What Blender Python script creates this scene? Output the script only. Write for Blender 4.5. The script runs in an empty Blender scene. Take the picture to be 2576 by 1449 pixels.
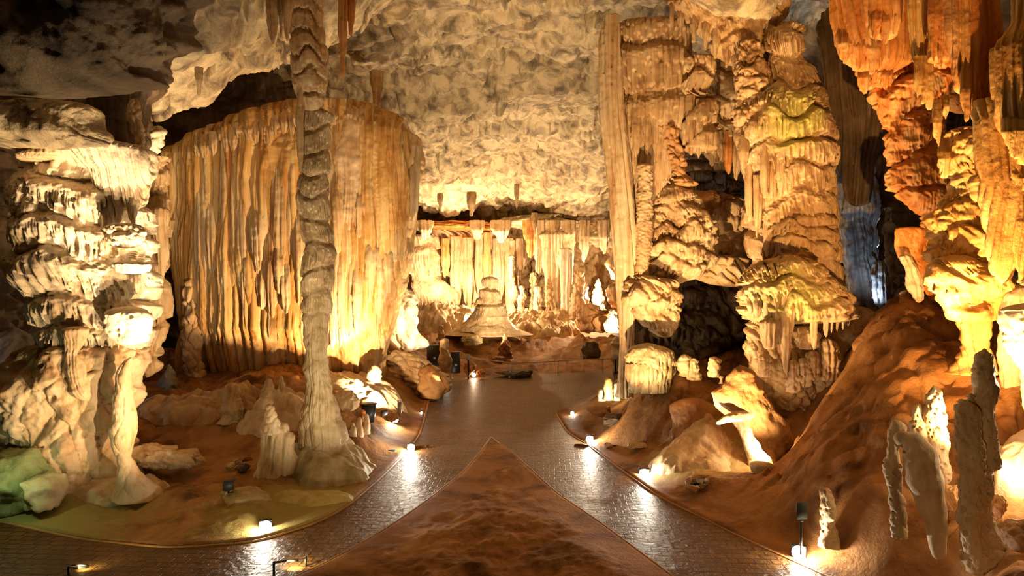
import bpy, math, random
import numpy as np
from mathutils import Vector

# ------------------------------------------------------------------ camera, world, exposure, lights
SC = bpy.context.scene
COL = SC.collection
F, CX, CY, H = 1574.0, 1288.0, 724.5, 5.0        # focal length in pixels, picture centre, eye height (m)

def W(px, py, d):
    return ((px - CX) / F * d, d, H + (CY - py) / F * d)

cam_d = bpy.data.cameras.new('camera'); cam = bpy.data.objects.new('camera', cam_d); COL.objects.link(cam)
cam_d.sensor_width = 36.0; cam_d.lens = 36.0 * F / 2576.0; cam_d.clip_end = 300
cam.location = (0, 0, H); cam.rotation_euler = (math.pi / 2, 0, 0)
SC.camera = cam
SC.view_settings.view_transform = 'Standard'; SC.view_settings.look = 'None'
SC.view_settings.gamma = 1.0; SC.view_settings.use_curve_mapping = False
SC.view_settings.exposure = -0.4
world = bpy.data.worlds.new('world'); SC.world = world; world.use_nodes = True
world.node_tree.nodes['Background'].inputs[0].default_value = (0.5, 0.3, 0.14, 1)
world.node_tree.nodes['Background'].inputs[1].default_value = 0.005
SC.cycles.use_denoising = True
SC.cycles.max_bounces = 5; SC.cycles.diffuse_bounces = 2; SC.cycles.glossy_bounces = 2
SC.cycles.sample_clamp_indirect = 4.0
SC.cycles.use_light_tree = True

WARM, TUNG, AMBER, YEL, COOL = (1, .63, .29), (1, .72, .41), (1, .53, .17), (1, .86, .45), (.55, .75, 1)

def spot(a, b, power, col=WARM, ang=80, blend=.9, r=.045):
    L = bpy.data.lights.new('spot_light', 'SPOT'); L.energy = power; L.color = col
    L.spot_size = math.radians(ang); L.spot_blend = blend; L.shadow_soft_size = r
    o = bpy.data.objects.new('spot_light', L); COL.objects.link(o); o.location = a
    o.rotation_euler = (Vector(b) - Vector(a)).to_track_quat('-Z', 'Y').to_euler()
    return o

def point(a, power, col=WARM, r=.045):
    L = bpy.data.lights.new('point_light', 'POINT'); L.energy = power; L.color = col; L.shadow_soft_size = r
    o = bpy.data.objects.new('point_light', L); COL.objects.link(o); o.location = a
    return o

# floodlights hidden among the rocks, plus some added fill lights
spot(W(440, 1240, 12.6), W(300, 590, 15.0), 7000, TUNG, 34, 1)
spot(W(1180, 812, 48), W(1150, 530, 52), 4500, TUNG, 90)              # added to brighten the ceiling over the far chamber
spot(W(640, 1200, 12.5), W(200, 760, 15.5), 2000, WARM, 80)                 # left column foot
spot(W(940, 1020, 21.2), W(650, 520, 24), 4600, WARM, 78, .35)              # curtain from the right
spot(W(620, 1040, 19.4), W(720, 480, 24), 1700, WARM, 84, .4)               # curtain from below
spot(W(1010, 1030, 21.5), W(950, 560, 25), 900, WARM, 70, .4)
spot(W(955, 1008, 21.9), W(900, 975, 24.5), 2600, TUNG, 110)                # glowing ground behind the column
spot(W(1180, 815, 48), W(1150, 640, 57), 17000, TUNG, 110)                  # far chamber
spot(W(1080, 770, 51), W(1100, 690, 57), 3500, TUNG, 120)
spot(W(1425, 812, 49), W(1420, 720, 53), 9000, TUNG, 80)
spot(W(1300, 830, 45), W(1330, 600, 55), 9000, TUNG, 120)
point(W(1240, 720, 51), 3200, TUNG)
point(W(1495, 740, 51), 4200, TUNG)
spot(W(1150, 880, 30), W(1015, 800, 33), 3200, TUNG, 60)                    # leaning stalagmite
spot(W(1250, 865, 40), W(1235, 760, 46), 1600, TUNG, 80)
spot(W(1530, 830, 42.5), W(1545, 800, 44), 1500, TUNG, 100)
spot(W(1250, 880, 38), W(1270, 420, 46), 9000, TUNG, 110)                   # big ceiling
spot(W(1100, 985, 27), W(1270, 150, 28), 4200, TUNG, 110)
spot(W(1500, 1010, 24), W(1250, 80, 26), 1600, TUNG, 100)
spot(W(1560, 1140, 15.5), W(1760, 420, 20), 6500, WARM, 90)                 # right columns from below
spot(W(1790, 1180, 13.8), W(1990, 500, 18.5), 3200, WARM, 85)
spot(W(2490, 1180, 9.9), W(2330, 330, 13.5), 5200, AMBER, 110)              # orange draperies
spot(W(2330, 960, 12.0), W(2480, 400, 11.5), 1500, YEL, 90)
spot((2.2, 3.5, 3.6), W(2400, 1180, 9.6), 330, WARM, 70, 1)  # added front fill on the foreground stalagmites
spot(W(560, 1290, 11.5), W(180, 700, 15.6), 1500, TUNG, 75)  # added frontal fill on the left column
spot(W(640, 1330, 12.5), W(520, 120, 16), 1700, TUNG, 85)                   # slab above the curtain
spot(W(2250, 640, 24), W(2170, 520, 24), 500, COOL, 130)
spot(W(2180, 760, 21), W(2240, 640, 21.5), 160, COOL, 130)
spot(W(2080, 300, 24), W(2045, 10, 28), 600, COOL, 34)
point((-2.5, -1.5, 5.5), 22, AMBER, .6)                                    # added weak fill from behind the viewer
point((4.5, 0.5, 5.0), 15, AMBER, .6)  # second added fill, to the viewer's right

# ------------------------------------------------------------------ numeric helpers
_R = np.random.RandomState(11)
_L = _R.uniform(-1, 1, (64, 64, 64)).astype(np.float32)

def vn(x, y, z):
    x = np.asarray(x, np.float32); y = np.asarray(y, np.float32); z = np.asarray(z, np.float32)
    x, y, z = np.broadcast_arrays(x, y, z)
    xi, yi, zi = np.floor(x), np.floor(y), np.floor(z)
    fx, fy, fz = x - xi, y - yi, z - zi
    fx = fx * fx * (3 - 2 * fx); fy = fy * fy * (3 - 2 * fy); fz = fz * fz * (3 - 2 * fz)
    xi = xi.astype(np.int32) & 63; yi = yi.astype(np.int32) & 63; zi = zi.astype(np.int32) & 63
    x1, y1, z1 = (xi + 1) & 63, (yi + 1) & 63, (zi + 1) & 63
    def lx(a, b): return _L[xi, a, b] * (1 - fx) + _L[x1, a, b] * fx
    return (lx(yi, zi) * (1 - fy) + lx(y1, zi) * fy) * (1 - fz) + (lx(yi, z1) * (1 - fy) + lx(y1, z1) * fy) * fz

def fbm(x, y, z, o=4, g=.5):
    a, t, s = 1.0, 0, 0
    x = np.asarray(x, np.float32); y = np.asarray(y, np.float32); z = np.asarray(z, np.float32)
    for k in range(o):
        t = t + a * vn(x, y, z); s += a; a *= g
        x, y, z = (1.6 * x + 1.2 * y + 7.3), (1.6 * y - 1.2 * x + 3.1), 2.03 * z + 5.7
    return t / s

def hsh(i, sd=0):
    v = np.sin(np.asarray(i, np.float64) * 127.1 + sd * 311.7 + 1.3) * 43758.5453
    return v - np.floor(v)

def sm(a, b, x):
    t = np.clip((x - a) / (b - a), 0, 1); return t * t * (3 - 2 * t)

def tube1(s, sd=0):
    """rounded parallel ridges of uneven width: profile 0..1 and the ridge's own number"""
    i = np.floor(s); f1 = np.full(s.shape, 9.); f2 = f1.copy(); idn = i.copy()
    for k in (-1, 0, 1):
        j = i + k; p = j + .5 + .75 * (hsh(j, sd) - .5); dd = np.abs(s - p)
        n = dd < f1
        f2 = np.where(n, f1, np.minimum(f2, dd)); idn = np.where(n, j, idn); f1 = np.where(n, dd, f1)
    e = np.clip((f2 - f1), 0, 1)
    return 1 - (1 - e) ** 2.5, idn

def cell2(x, y, sd=0, jit=.9):
    i, j = np.floor(x), np.floor(y); f1 = np.full(x.shape, 9.); f2 = f1.copy(); idn = i * 0
    for a in (-1, 0, 1):
        for b in (-1, 0, 1):
            n = (i + a) * 57.0 + (j + b) * 131.0
            px = i + a + .5 + jit * (hsh(n, sd) - .5); py = j + b + .5 + jit * (hsh(n, sd + 5) - .5)
            dd = np.hypot(x - px, y - py); c = dd < f1
            f2 = np.where(c, f1, np.minimum(f2, dd)); idn = np.where(c, n, idn); f1 = np.where(c, dd, f1)
    return f1, f2, idn

# relief recipes: (s = metres round the body, z = height, P = position) -> metres outward
def flutes(w=.12, a=.05, sd=0, tilt=0, big=2.6):
    def f(s, z, P):
        ww = s + .9 * w * vn(s / (3 * w), z * .45, sd + .5) + tilt * z
        t, i = tube1(ww / w, sd); T, I = tube1(ww / (w * big), sd + 3)
        return a * (t - .5) * (.5 + hsh(i, 8)) + a * 1.5 * (T - .6) + a * (hsh(I, 4) - .5)
    return f

def tiers(T=.7, A=.14, w=.07, a=.035, sd=0, jag=.5, lump=.5, wv=1.0, at=None, d=18):
    if at: za = np.array([W(0, y, d)[2] for y in at])[::-1]; ka = -np.arange(len(at))[::-1].astype(float)
    def f(s, z, P):
        warp = wv * (.75 * fbm(s / (2.2 * T), z / (3 * T), sd + 2.2, 3) + .5 * vn(s / (.8 * T), z / (2 * T), sd + 9.1))
        ss = s + .6 * w * vn(s / (2 * w), z * 1.2, sd + 1.5)
        t, i = tube1(ss / w, sd)
        base = -z / T if at is None else -np.interp(z, za, ka) + np.clip(za[0] - z, 0, 9) / T - np.clip(z - za[-1], 0, 9) / T
        p = base + warp
        k = np.floor(p); fr = p - k
        cut = 1 - .75 * jag * hsh(i + 17 * k, sd + 1) ** 1.5          # each drip ends at its own height
        bite = sm(cut, cut + .05, fr)
        prof = sm(0, .28, fr) * (1 - .25 * fr) * (1 - .8 * bite)
        m = .45 + .55 * sm(-.25, .3, vn(s / (1.6 * T), k * .77 + sd, 3.3))
        top = sm(.15, .55, fr)
        kn = (1 - top) * .25 * A * fbm(s / .09, z / .06, sd, 2)
        return A * m * (prof - .55) * 1.6 + a * (t - .4) * top * (.6 + .8 * hsh(i, 2)) * (1 - .7 * bite) + kn
    return f

def knobs(c=.3, a=.08, sd=0, asp=1.0):
    def f(s, z, P):
        x = s / c + .35 * vn(s / c, z / c, sd); y = z / (c * asp) + .35 * vn(z / c, s / c, sd + 4)
        f1, f2, i = cell2(x, y, sd)
        return a * (np.sqrt(np.clip(f2 - f1, 0, 1)) - .45) * (.5 + hsh(i, 3)) + a * .6 * (hsh(i, 6) - .5)
    return f

def lumps(c=1.0, a=.2, sd=0, o=4, zs=1.0):
    return lambda s, z, P: a * fbm(P[0] / c + sd * 3.1, P[1] / c, P[2] / c * zs + sd, o)

def pits(c=.2, a=.05, sd=0, dens=.35):
    def f(s, z, P):
        f1, f2, i = cell2(s / c, z / (c * .8), sd)
        return -a * (hsh(i, 1) < dens) * (1 - sm(.08, .28, f1))
    return f

def mix(*fs):
    return lambda s, z, P: sum(f(s, z, P) for f in fs)

def band(f, y0, y1, d, soft=60):
    """relief only between two heights (given as picture rows at depth d)"""
    z0 = W(0, y0, d)[2]; z1 = W(0, y1, d)[2]; q = soft / F * d
    return lambda s, z, P: f(s, z, P) * sm(z1 - q, z1 + q, z) * (1 - sm(z0 - q, z0 + q, z))

# ------------------------------------------------------------------ object helpers
def put(o, label=None, cat=None, group=None, kind=None):
    if label: o['label'] = label
    if cat: o['category'] = cat
    if group: o['group'] = group
    if kind: o['kind'] = kind
    return o

def mesh(name, v, quads, mat, parent=None, tris=None, smooth=True):
    v = np.asarray(v, np.float32)
    if parent is not None:
        b = np.zeros(3)
        p = parent
        while p is not None:
            b = b + np.array(p.location); p = p.parent
        v = v - b.astype(np.float32)
    q = np.asarray(quads, np.int32).reshape(-1, 4) if quads is not None and len(quads) else np.zeros((0, 4), np.int32)
    t = np.asarray(tris, np.int32).reshape(-1, 3) if tris is not None and len(tris) else np.zeros((0, 3), np.int32)
    me = bpy.data.meshes.new(name)
    me.vertices.add(len(v)); me.vertices.foreach_set('co', v.ravel())
    nl = q.size + t.size
    me.loops.add(nl); me.loops.foreach_set('vertex_index', np.concatenate([q.ravel(), t.ravel()]))
    me.polygons.add(len(q) + len(t))
    st = np.concatenate([np.arange(len(q)) * 4, q.size + np.arange(len(t)) * 3]).astype(np.int32)
    me.polygons.foreach_set('loop_start', st)
    me.update(calc_edges=True); me.validate()
    if smooth: me.polygons.foreach_set('use_smooth', np.ones(len(me.polygons), bool))
    me.materials.append(mat)
    o = bpy.data.objects.new(name, me); COL.objects.link(o)
    if parent is not None: o.parent = parent
    return o

def thing(name, label, cat, loc, group=None):
    o = bpy.data.objects.new(name, None); COL.objects.link(o); o.location = loc; o.empty_display_size = .2
    return put(o, label, cat, group)

def smooth1(a, n):
    if n < 2: return a
    k = np.hanning(n + 2)[1:-1]; k /= k.sum()
    return np.convolve(np.pad(a, (n // 2, n - 1 - n // 2), 'edge'), k, 'valid')

def body(name, rows, d, th=.8, disp=None, mat=None, parent=None, step=2.3, rt=0, rb=0, sq=1.0, soft=.05, hdm=None, micro=1.0):
    """closed solid whose outline runs through rows (row, left, right[, depth]); th = depth / width"""
    R = np.array([list(r) + [d] * (4 - len(r)) for r in rows], float)
    y0, y1 = R[0, 0], R[-1, 0]; nv = int((y1 - y0) / step) + 4
    py = np.linspace(y0, y1, nv); n = max(1, int(nv * soft))
    xl = smooth1(np.interp(py, R[:, 0], R[:, 1]), n); xr = smooth1(np.interp(py, R[:, 0], R[:, 2]), n)
    dd = smooth1(np.interp(py, R[:, 0], R[:, 3]), n)
    wmax = (xr - xl).max()
    nf = max(10, int(wmax * 1.4 / step)); nb = max(6, nf // 4)
    th_ = np.concatenate([np.linspace(math.pi, 2 * math.pi, nf, endpoint=False), np.linspace(0, math.pi, nb, endpoint=False)])
    nu = len(th_)
    hw = (xr - xl) / 2 * dd / F; cx = ((xl + xr) / 2 - CX) / F * dd; hd = hw * th if hdm is None else np.full(nv, float(hdm))
    fac = np.ones(nv)
    if rt: t = np.clip((py - y0) / rt, 0, 1); fac *= np.sqrt(np.clip(1 - (1 - t) ** 2, 0, 1))
    if rb: t = np.clip((y1 - py) / rb, 0, 1); fac *= np.sqrt(np.clip(1 - (1 - t) ** 2, 0, 1))
    z = H + (CY - py) / F * dd
    c, s_ = np.cos(th_), np.sin(th_)
    c2 = np.sign(c) * np.abs(c) ** sq; s2 = np.sign(s_) * np.abs(s_) ** sq
    X = cx[:, None] + (hw * fac)[:, None] * c2; Y = dd[:, None] + (hd * fac)[:, None] * s2; Z = np.repeat(z[:, None], nu, 1)
    nx = c / 1.0 * th; ny = s_; nn = np.hypot(nx, ny) + 1e-9; nx, ny = nx / nn, ny / nn
    if hdm is not None: th = hdm / max(hw.max(), .1)
    r0 = float(np.mean(hw)) * (1 + th) / 2
    S = np.repeat(((th_ - 1.5 * math.pi + math.pi) % (2 * math.pi) - math.pi)[None, :] * r0, nv, 0)
    if disp is not None:
        k = d / 18.0
        S = (X - cx[:, None]) + .8 * np.sign(c)[None, :] * (Y - (dd - hd * fac)[:, None])
        off = disp(S + cx.mean() * 3.7, Z, (X, Y, Z))
        off = off + micro * k * (.018 * fbm(X / (.09 * k), Y / (.09 * k), Z / (.14 * k), 3, .6) + .02 * fbm(X / (.4 * k), Y / (.4 * k), Z / (.4 * k), 2))
        off = off * fac[:, None]
        lim = (hw * fac)[:, None] * .6
        off = np.clip(off, -lim, None)
        X = X + off * nx; Y = Y + off * ny
    V = np.stack([X, Y, Z], -1).reshape(-1, 3)
    V = np.vstack([V, [X[0].mean(), Y[0].mean(), z[0]], [X[-1].mean(), Y[-1].mean(), z[-1]]])
    i, j = np.meshgrid(np.arange(nv - 1), np.arange(nu), indexing='ij'); j2 = (j + 1) % nu
    Q = np.stack([i * nu + j, (i + 1) * nu + j, (i + 1) * nu + j2, i * nu + j2], -1).reshape(-1, 4)
    a = np.arange(nu); b = (a + 1) % nu; L0 = (nv - 1) * nu; n0 = nv * nu
    T = np.vstack([np.stack([np.full(nu, n0), a, b], -1), np.stack([np.full(nu, n0 + 1), L0 + b, L0 + a], -1)])
    return mesh(name, V, Q, mat, parent, T)

def on(rows, d, th, x, y, sq=1.0, hdm=None):
    """distance of a body's front surface at picture column x, row y"""
    R = np.array([r[:3] for r in rows], float)
    a, b = np.interp(y, R[:, 0], R[:, 1]), np.interp(y, R[:, 0], R[:, 2]); c, hw = (a + b) / 2, (b - a) / 2
    u = min(.97, abs(x - c) / hw); h = hdm if hdm is not None else hw / F * d * th
    return d - h * (1 - u ** (2 / sq)) ** (sq / 2)

def byx(f):
    return lambda s, z, P: f(P[0], z, P)

def blade(name, x, yt, yb, w, d, mat, parent=None, sd=0, fl=.09, a=.03, th=.7, blunt=.35, lean=0, step=2.6):
    """a hanging drapery or stalactite: full width at the top, tapering to a blunt point"""
    rows = []
    rr = random.Random(int(sd * 97 + x))
    for k in range(9):
        t = k / 8; ww = w * (1 - max(0, (t - blunt) / (1 - blunt)) ** 1.6 * .86) * (1 + .08 * (rr.random() - .5))
        xx = x + lean * t
        rows.append((yt + (yb - yt) * t, xx - ww / 2, xx + ww / 2, d + w / F * d * th * 1.1 * max(0, 1 - t * 2.2)))
    return body(name, rows, d, th, flutes(fl, a, sd), mat, parent, step, rt=0, rb=(yb - yt) * .06)

def stal(name, x, yt, yb, w, d, mat, parent=None, sd=0, disp=None, tipw=.35, foot=1.5, th=1.0, lean=0, step=2.6):
    """a standing stalagmite: rounded tip, uneven shaft, spreading foot"""
    rows = []; rr = random.Random(int(sd * 31 + x))
    for k in range(13):
        t = k / 12; ww = w * (tipw + (1 - tipw) * min(1, t * 1.7)) * (1 + .22 * (rr.random() - .5))
        if t > .8: ww *= 1 + (foot - 1) * ((t - .8) / .2) ** 2
        xx = x + lean * (1 - t) + w * .06 * (rr.random() - .5)
        rows.append((yt + (yb - yt) * t, xx - ww / 2, xx + ww / 2))
    dp = disp or mix(knobs(.22, .04, sd), lumps(.5, .1, sd))
    return body(name, rows, d, th, dp, mat, parent, step, rt=w * tipw * .6)

def rock(name, px, py, w, h, d, mat, parent=None, sd=1, th=.9, n=22, rough=.05, res=44, rot=0):
    """a broken stone with flat faces; centre (px,py), size in picture pixels at depth d"""
    rs = np.random.RandomState(sd + 3)
    N = rs.normal(size=(n, 3)); N /= np.linalg.norm(N, axis=1)[:, None]; D = rs.uniform(.72, 1.0, n)
    u = np.linspace(0, 2 * math.pi, res * 2, endpoint=False); v = np.linspace(0.02, math.pi - .02, res)
    V, U = np.meshgrid(v, u, indexing='ij')
    dr = np.stack([np.sin(V) * np.cos(U), np.sin(V) * np.sin(U), np.cos(V)], -1)
    q = dr @ N.T
    r = np.min(np.where(q > .05, D / np.maximum(q, .05), 9), -1); r = np.minimum(r, 1.25)
    r = r * (1 + rough * fbm(dr[..., 0] * 2.5 + sd, dr[..., 1] * 2.5, dr[..., 2] * 2.5, 4) * 2)
    P = dr * r[..., None] * np.array([w / 2, w / 2 * th, h / 2]) / F * d
    ca, sa = math.cos(rot), math.sin(rot)
    P = np.stack([P[..., 0] * ca + P[..., 2] * sa, P[..., 1], -P[..., 0] * sa + P[..., 2] * ca], -1)
    P = P + np.array(W(px, py, d))
    nu, nv = len(u), len(v)
    i, j = np.meshgrid(np.arange(nv - 1), np.arange(nu), indexing='ij'); j2 = (j + 1) % nu
    Q = np.stack([i * nu + j, (i + 1) * nu + j, (i + 1) * nu + j2, i * nu + j2], -1).reshape(-1, 4)
    P = P.reshape(-1, 3); n0 = len(P)
    P = np.vstack([P, P[:nu].mean(0), P[-nu:].mean(0)]); a = np.arange(nu); b = (a + 1) % nu; L0 = (nv - 1) * nu
    T = np.vstack([np.stack([np.full(nu, n0), a, b], -1), np.stack([np.full(nu, n0 + 1), L0 + b, L0 + a], -1)])
    return mesh(name, P, Q, mat, parent, T)

def box(name, c, size, mat, parent=None, rotz=0, bev=.01, tilt=0):
    bpy_v = []
    sx, sy, sz = [k / 2 for k in size]
    b = min(bev, sx * .4, sy * .4, sz * .4)
    # bevelled box: three nested rings top and bottom
    rings = [(-sz, b), (-sz + b, 0), (sz - b, 0), (sz, b)]
    for z, i in rings:
        x, y = sx - i, sy - i
        for (qx, qy) in ((x - b + i, -y), (x, -y + b - i), (x, y - b + i), (x - b + i, y), (-x + b - i, y), (-x, y - b + i), (-x, -y + b - i), (-x + b - i, -y)):
            bpy_v.append((qx, qy, z))
    V = np.array(bpy_v)
    ct, st = math.cos(tilt), math.sin(tilt)
    V = np.stack([V[:, 0], V[:, 1] * ct - V[:, 2] * st, V[:, 1] * st + V[:, 2] * ct], 1)
    c_, s_ = math.cos(rotz), math.sin(rotz)
    V = np.stack([V[:, 0] * c_ - V[:, 1] * s_, V[:, 0] * s_ + V[:, 1] * c_, V[:, 2]], 1) + np.array(c)
    Q = []
    for k in range(3):
        for j in range(8):
            a, b2 = k * 8 + j, k * 8 + (j + 1) % 8; Q.append((a, b2, b2 + 8, a + 8))
    for k, rev in ((0, True), (24, False)):
        i8 = [k + j for j in range(8)]
        if rev: i8 = i8[::-1]
        Q += [(i8[0], i8[1], i8[2], i8[3]), (i8[0], i8[3], i8[4], i8[7]), (i8[4], i8[5], i8[6], i8[7])]
    return mesh(name, V, Q, mat, parent, smooth=False)

def pipe(name, pts, r, mat, parent=None, n=10, closed_caps=True):
    P = np.array(pts, float); m = len(P); V = []
    for k in range(m):
        t = P[min(k + 1, m - 1)] - P[max(k - 1, 0)]; t /= np.linalg.norm(t)
        u = np.cross(t, (0, 0, 1)) if abs(t[2]) < .9 else np.cross(t, (0, 1, 0)); u /= np.linalg.norm(u); w = np.cross(t, u)
        rr = r[k] if hasattr(r, '__len__') else r
        for j in range(n):
            a = 2 * math.pi * j / n; V.append(P[k] + rr * (math.cos(a) * u + math.sin(a) * w))
    Q = [(k * n + j, (k + 1) * n + j, (k + 1) * n + (j + 1) % n, k * n + (j + 1) % n) for k in range(m - 1) for j in range(n)]
    V += [P[0], P[-1]]; T = []
    for j in range(n):
        T += [(m * n, (j + 1) % n, j)[::-1], (m * n + 1, (m - 1) * n + j, (m - 1) * n + (j + 1) % n)[::-1]]
    return mesh(name, V, Q, mat, parent, T)

# ------------------------------------------------------------------ materials
def new_mat(name):
    m = bpy.data.materials.new(name); m.use_nodes = True; nt = m.node_tree
    return m, nt, nt.nodes['Principled BSDF']

def ramp(nt, stops):
    r = nt.nodes.new('ShaderNodeValToRGB'); e = r.color_ramp.elements
    while len(e) < len(stops): e.new(.5)
    for k, (p, c) in enumerate(stops): e[k].position = p; e[k].color = (*c, 1)
    return r

def noise_n(nt, vec, scale, detail=4, rough=.6, dist=0.0):
    n = nt.nodes.new('ShaderNodeTexNoise'); n.inputs['Scale'].default_value = scale
    n.inputs['Detail'].default_value = detail; n.inputs['Roughness'].default_value = rough
    n.inputs['Distortion'].default_value = dist
    nt.links.new(vec, n.inputs['Vector']); return n

def stone(name, light, mid, dark, streak=.6, patch=.35, rough=.55, bump=.35, sz=.16, fine=22, spec=.4, stain=None, stain_at=(.62, .72), moss=()):
    """calcite / limestone: vertical mineral streaks, patches and a grainy surface"""
    m, nt, bs = new_mat(name); L = nt.links.new
    g = nt.nodes.new('ShaderNodeNewGeometry')
    mp = nt.nodes.new('ShaderNodeMapping'); mp.inputs['Scale'].default_value = (1, 1, sz); L(g.outputs['Position'], mp.inputs['Vector'])
    a = noise_n(nt, mp.outputs[0], 3.2, 6, .65, .4); b = noise_n(nt, g.outputs['Position'], .55 / max(patch, .05) * .5, 5, .6, .8)
    mx = nt.nodes.new('ShaderNodeMix'); mx.data_type = 'FLOAT'; mx.inputs[0].default_value = streak
    L(b.outputs[0], mx.inputs[2]); L(a.outputs[0], mx.inputs[3])
    r = ramp(nt, [(.34, dark), (.47, mid), (.6, light)]); L(mx.outputs[0], r.inputs[0])
    col = r.outputs[0]
    if stain:
        s = noise_n(nt, g.outputs['Position'], .9, 6, .7, 1.2)
        sr = ramp(nt, [(stain_at[0], (0, 0, 0)), (stain_at[1], (1, 1, 1))]); L(s.outputs[0], sr.inputs[0])
        m2 = nt.nodes.new('ShaderNodeMix'); m2.data_type = 'RGBA'; m2.inputs[7].default_value = (*stain, 1)
        L(sr.outputs[0], m2.inputs[0]); L(col, m2.inputs[6]); col = m2.outputs[2]
    for (ctr, rad, mc) in moss:       # algae growing round one spot, broken up by noise
        vm = nt.nodes.new('ShaderNodeVectorMath'); vm.operation = 'DISTANCE'; vm.inputs[1].default_value = ctr; L(g.outputs['Position'], vm.inputs[0])
        mn = noise_n(nt, g.outputs['Position'], 2.2, 6, .7, .8)
        ma = nt.nodes.new('ShaderNodeMath'); ma.operation = 'MULTIPLY_ADD'; ma.inputs[1].default_value = -1.0 / rad; ma.inputs[2].default_value = 1.0; L(vm.outputs['Value'], ma.inputs[0])
        mb = nt.nodes.new('ShaderNodeMath'); mb.operation = 'MULTIPLY_ADD'; mb.inputs[1].default_value = 1.6; L(mn.outputs[0], mb.inputs[0]); L(ma.outputs[0], mb.inputs[2])
        mm = nt.nodes.new('ShaderNodeMapRange'); mm.inputs[1].default_value = .85; mm.inputs[2].default_value = 1.35; L(mb.outputs[0], mm.inputs[0])
        m3 = nt.nodes.new('ShaderNodeMix'); m3.data_type = 'RGBA'; m3.inputs[7].default_value = (*mc, 1); L(mm.outputs[0], m3.inputs[0]); L(col, m3.inputs[6]); col = m3.outputs[2]
    L(col, bs.inputs['Base Color'])
    bs.inputs['Roughness'].default_value = rough; bs.inputs['Specular IOR Level'].default_value = spec
    f1 = noise_n(nt, g.outputs['Position'], fine, 5, .7); f2 = noise_n(nt, mp.outputs[0], 9, 5, .7)
    ad = nt.nodes.new('ShaderNodeMath'); ad.operation = 'MULTIPLY_ADD'; ad.inputs[1].default_value = .45
    L(f1.outputs[0], ad.inputs[0]); L(f2.outputs[0], ad.inputs[2])
    bp = nt.nodes.new('ShaderNodeBump'); bp.inputs['Strength'].default_value = bump; bp.inputs['Distance'].default_value = .08
    L(ad.outputs[0], bp.inputs['Height']); L(bp.outputs[0], bs.inputs['Normal'])
    return m

M = {}
M['cream'] = stone('cream_calcite', (.86, .69, .47), (.72, .50, .29), (.42, .23, .10), streak=.6, bump=.3)
M['white'] = stone('white_calcite', (.92, .80, .62), (.84, .68, .47), (.55, .35, .18), streak=.5, bump=.3)
M['tan'] = stone('tan_flowstone', (.78, .58, .34), (.62, .40, .20), (.30, .15, .06), streak=.6, bump=.4, stain=(.34, .11, .03))
M['curtain'] = stone('banded_drapery', (.86, .70, .47), (.72, .50, .27), (.44, .21, .08), streak=.85, patch=.5, bump=.2, sz=.05)
M['ochre'] = stone('ochre_drapery', (.84, .62, .32), (.72, .42, .14), (.44, .17, .04), streak=.85, patch=.5, bump=.2, sz=.05)
M['orange'] = stone('orange_drapery', (.86, .46, .17), (.72, .27, .06), (.42, .11, .02), streak=.75, patch=.5, bump=.3, sz=.08)
M['yellow'] = stone('yellow_flowstone', (.90, .62, .26), (.78, .42, .12), (.46, .18, .04), streak=.6, patch=.5, bump=.35, sz=.2)
M['mossy'] = stone('mossy_flowstone', (.70, .58, .36), (.54, .43, .23), (.27, .20, .10), streak=.5, patch=.5, bump=.4, stain=(.38, .36, .14), stain_at=(.56, .72))
M['greytan'] = stone('grey_tan_flowstone', (.74, .57, .36), (.56, .40, .22), (.27, .17, .08), streak=.6, bump=.4)
M['olive'] = stone('olive_flowstone', (.74, .62, .26), (.56, .46, .15), (.28, .22, .07), streak=.5, patch=.5, bump=.4)
M['green'] = stone('algae_rock', (.46, .48, .24), (.30, .34, .15), (.13, .15, .07), streak=.2, patch=.4, bump=.6)
M['clay'] = stone('clay_rock', (.62, .34, .14), (.46, .21, .07), (.22, .08, .025), streak=.2, patch=.8, bump=.4, sz=1)
M['grey'] = stone('grey_limestone', (.46, .44, .42), (.28, .26, .25), (.10, .09, .09), streak=.5, patch=.5, bump=.4, rough=.35, spec=.7)
M['tanmoss'] = stone('tan_flowstone_with_algae', (.78, .58, .34), (.62, .40, .20), (.30, .15, .06), streak=.6, patch=.4, bump=.4, stain=(.34, .11, .03), moss=((W(2005, 290, 17.9), 1.3, (.56, .50, .14)), (W(1985, 740, 17), 1.2, (.5, .42, .14))))
M['dark'] = stone('dark_shaded_limestone', (.22, .14, .08), (.11, .07, .038), (.035, .022, .012), streak=.4, patch=.5, bump=.5)  # colour lowered so the unlit voids stay black
M['ceil'] = stone('ceiling_limestone', (.84, .68, .43), (.52, .41, .26), (.20, .15, .10), streak=.0, patch=.22, bump=.6, sz=1, fine=9, stain=(.42, .20, .07), stain_at=(.6, .72))
M['ceil_unlit'] = stone('unlit_ceiling_limestone', (.27, .21, .14), (.14, .105, .07), (.035, .027, .018), streak=.0, patch=.55, bump=.6, sz=1, fine=9)  # ceiling stone with the overhang's shade painted into its colour
M['sand'] = stone('cave_sand', (.46, .225, .08), (.31, .135, .038), (.14, .055, .015), streak=.0, patch=.35, bump=.5, sz=1, fine=14, rough=.7, spec=.25, stain=(.58, .36, .18), stain_at=(.62, .7), moss=((W(760, 1290, 14.0), 2.6, (.40, .32, .10)), (W(60, 1300, 13.0), 3.2, (.34, .30, .10)), (W(1750, 1140, 16.5), 1.8, (.52, .38, .17))))

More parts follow.
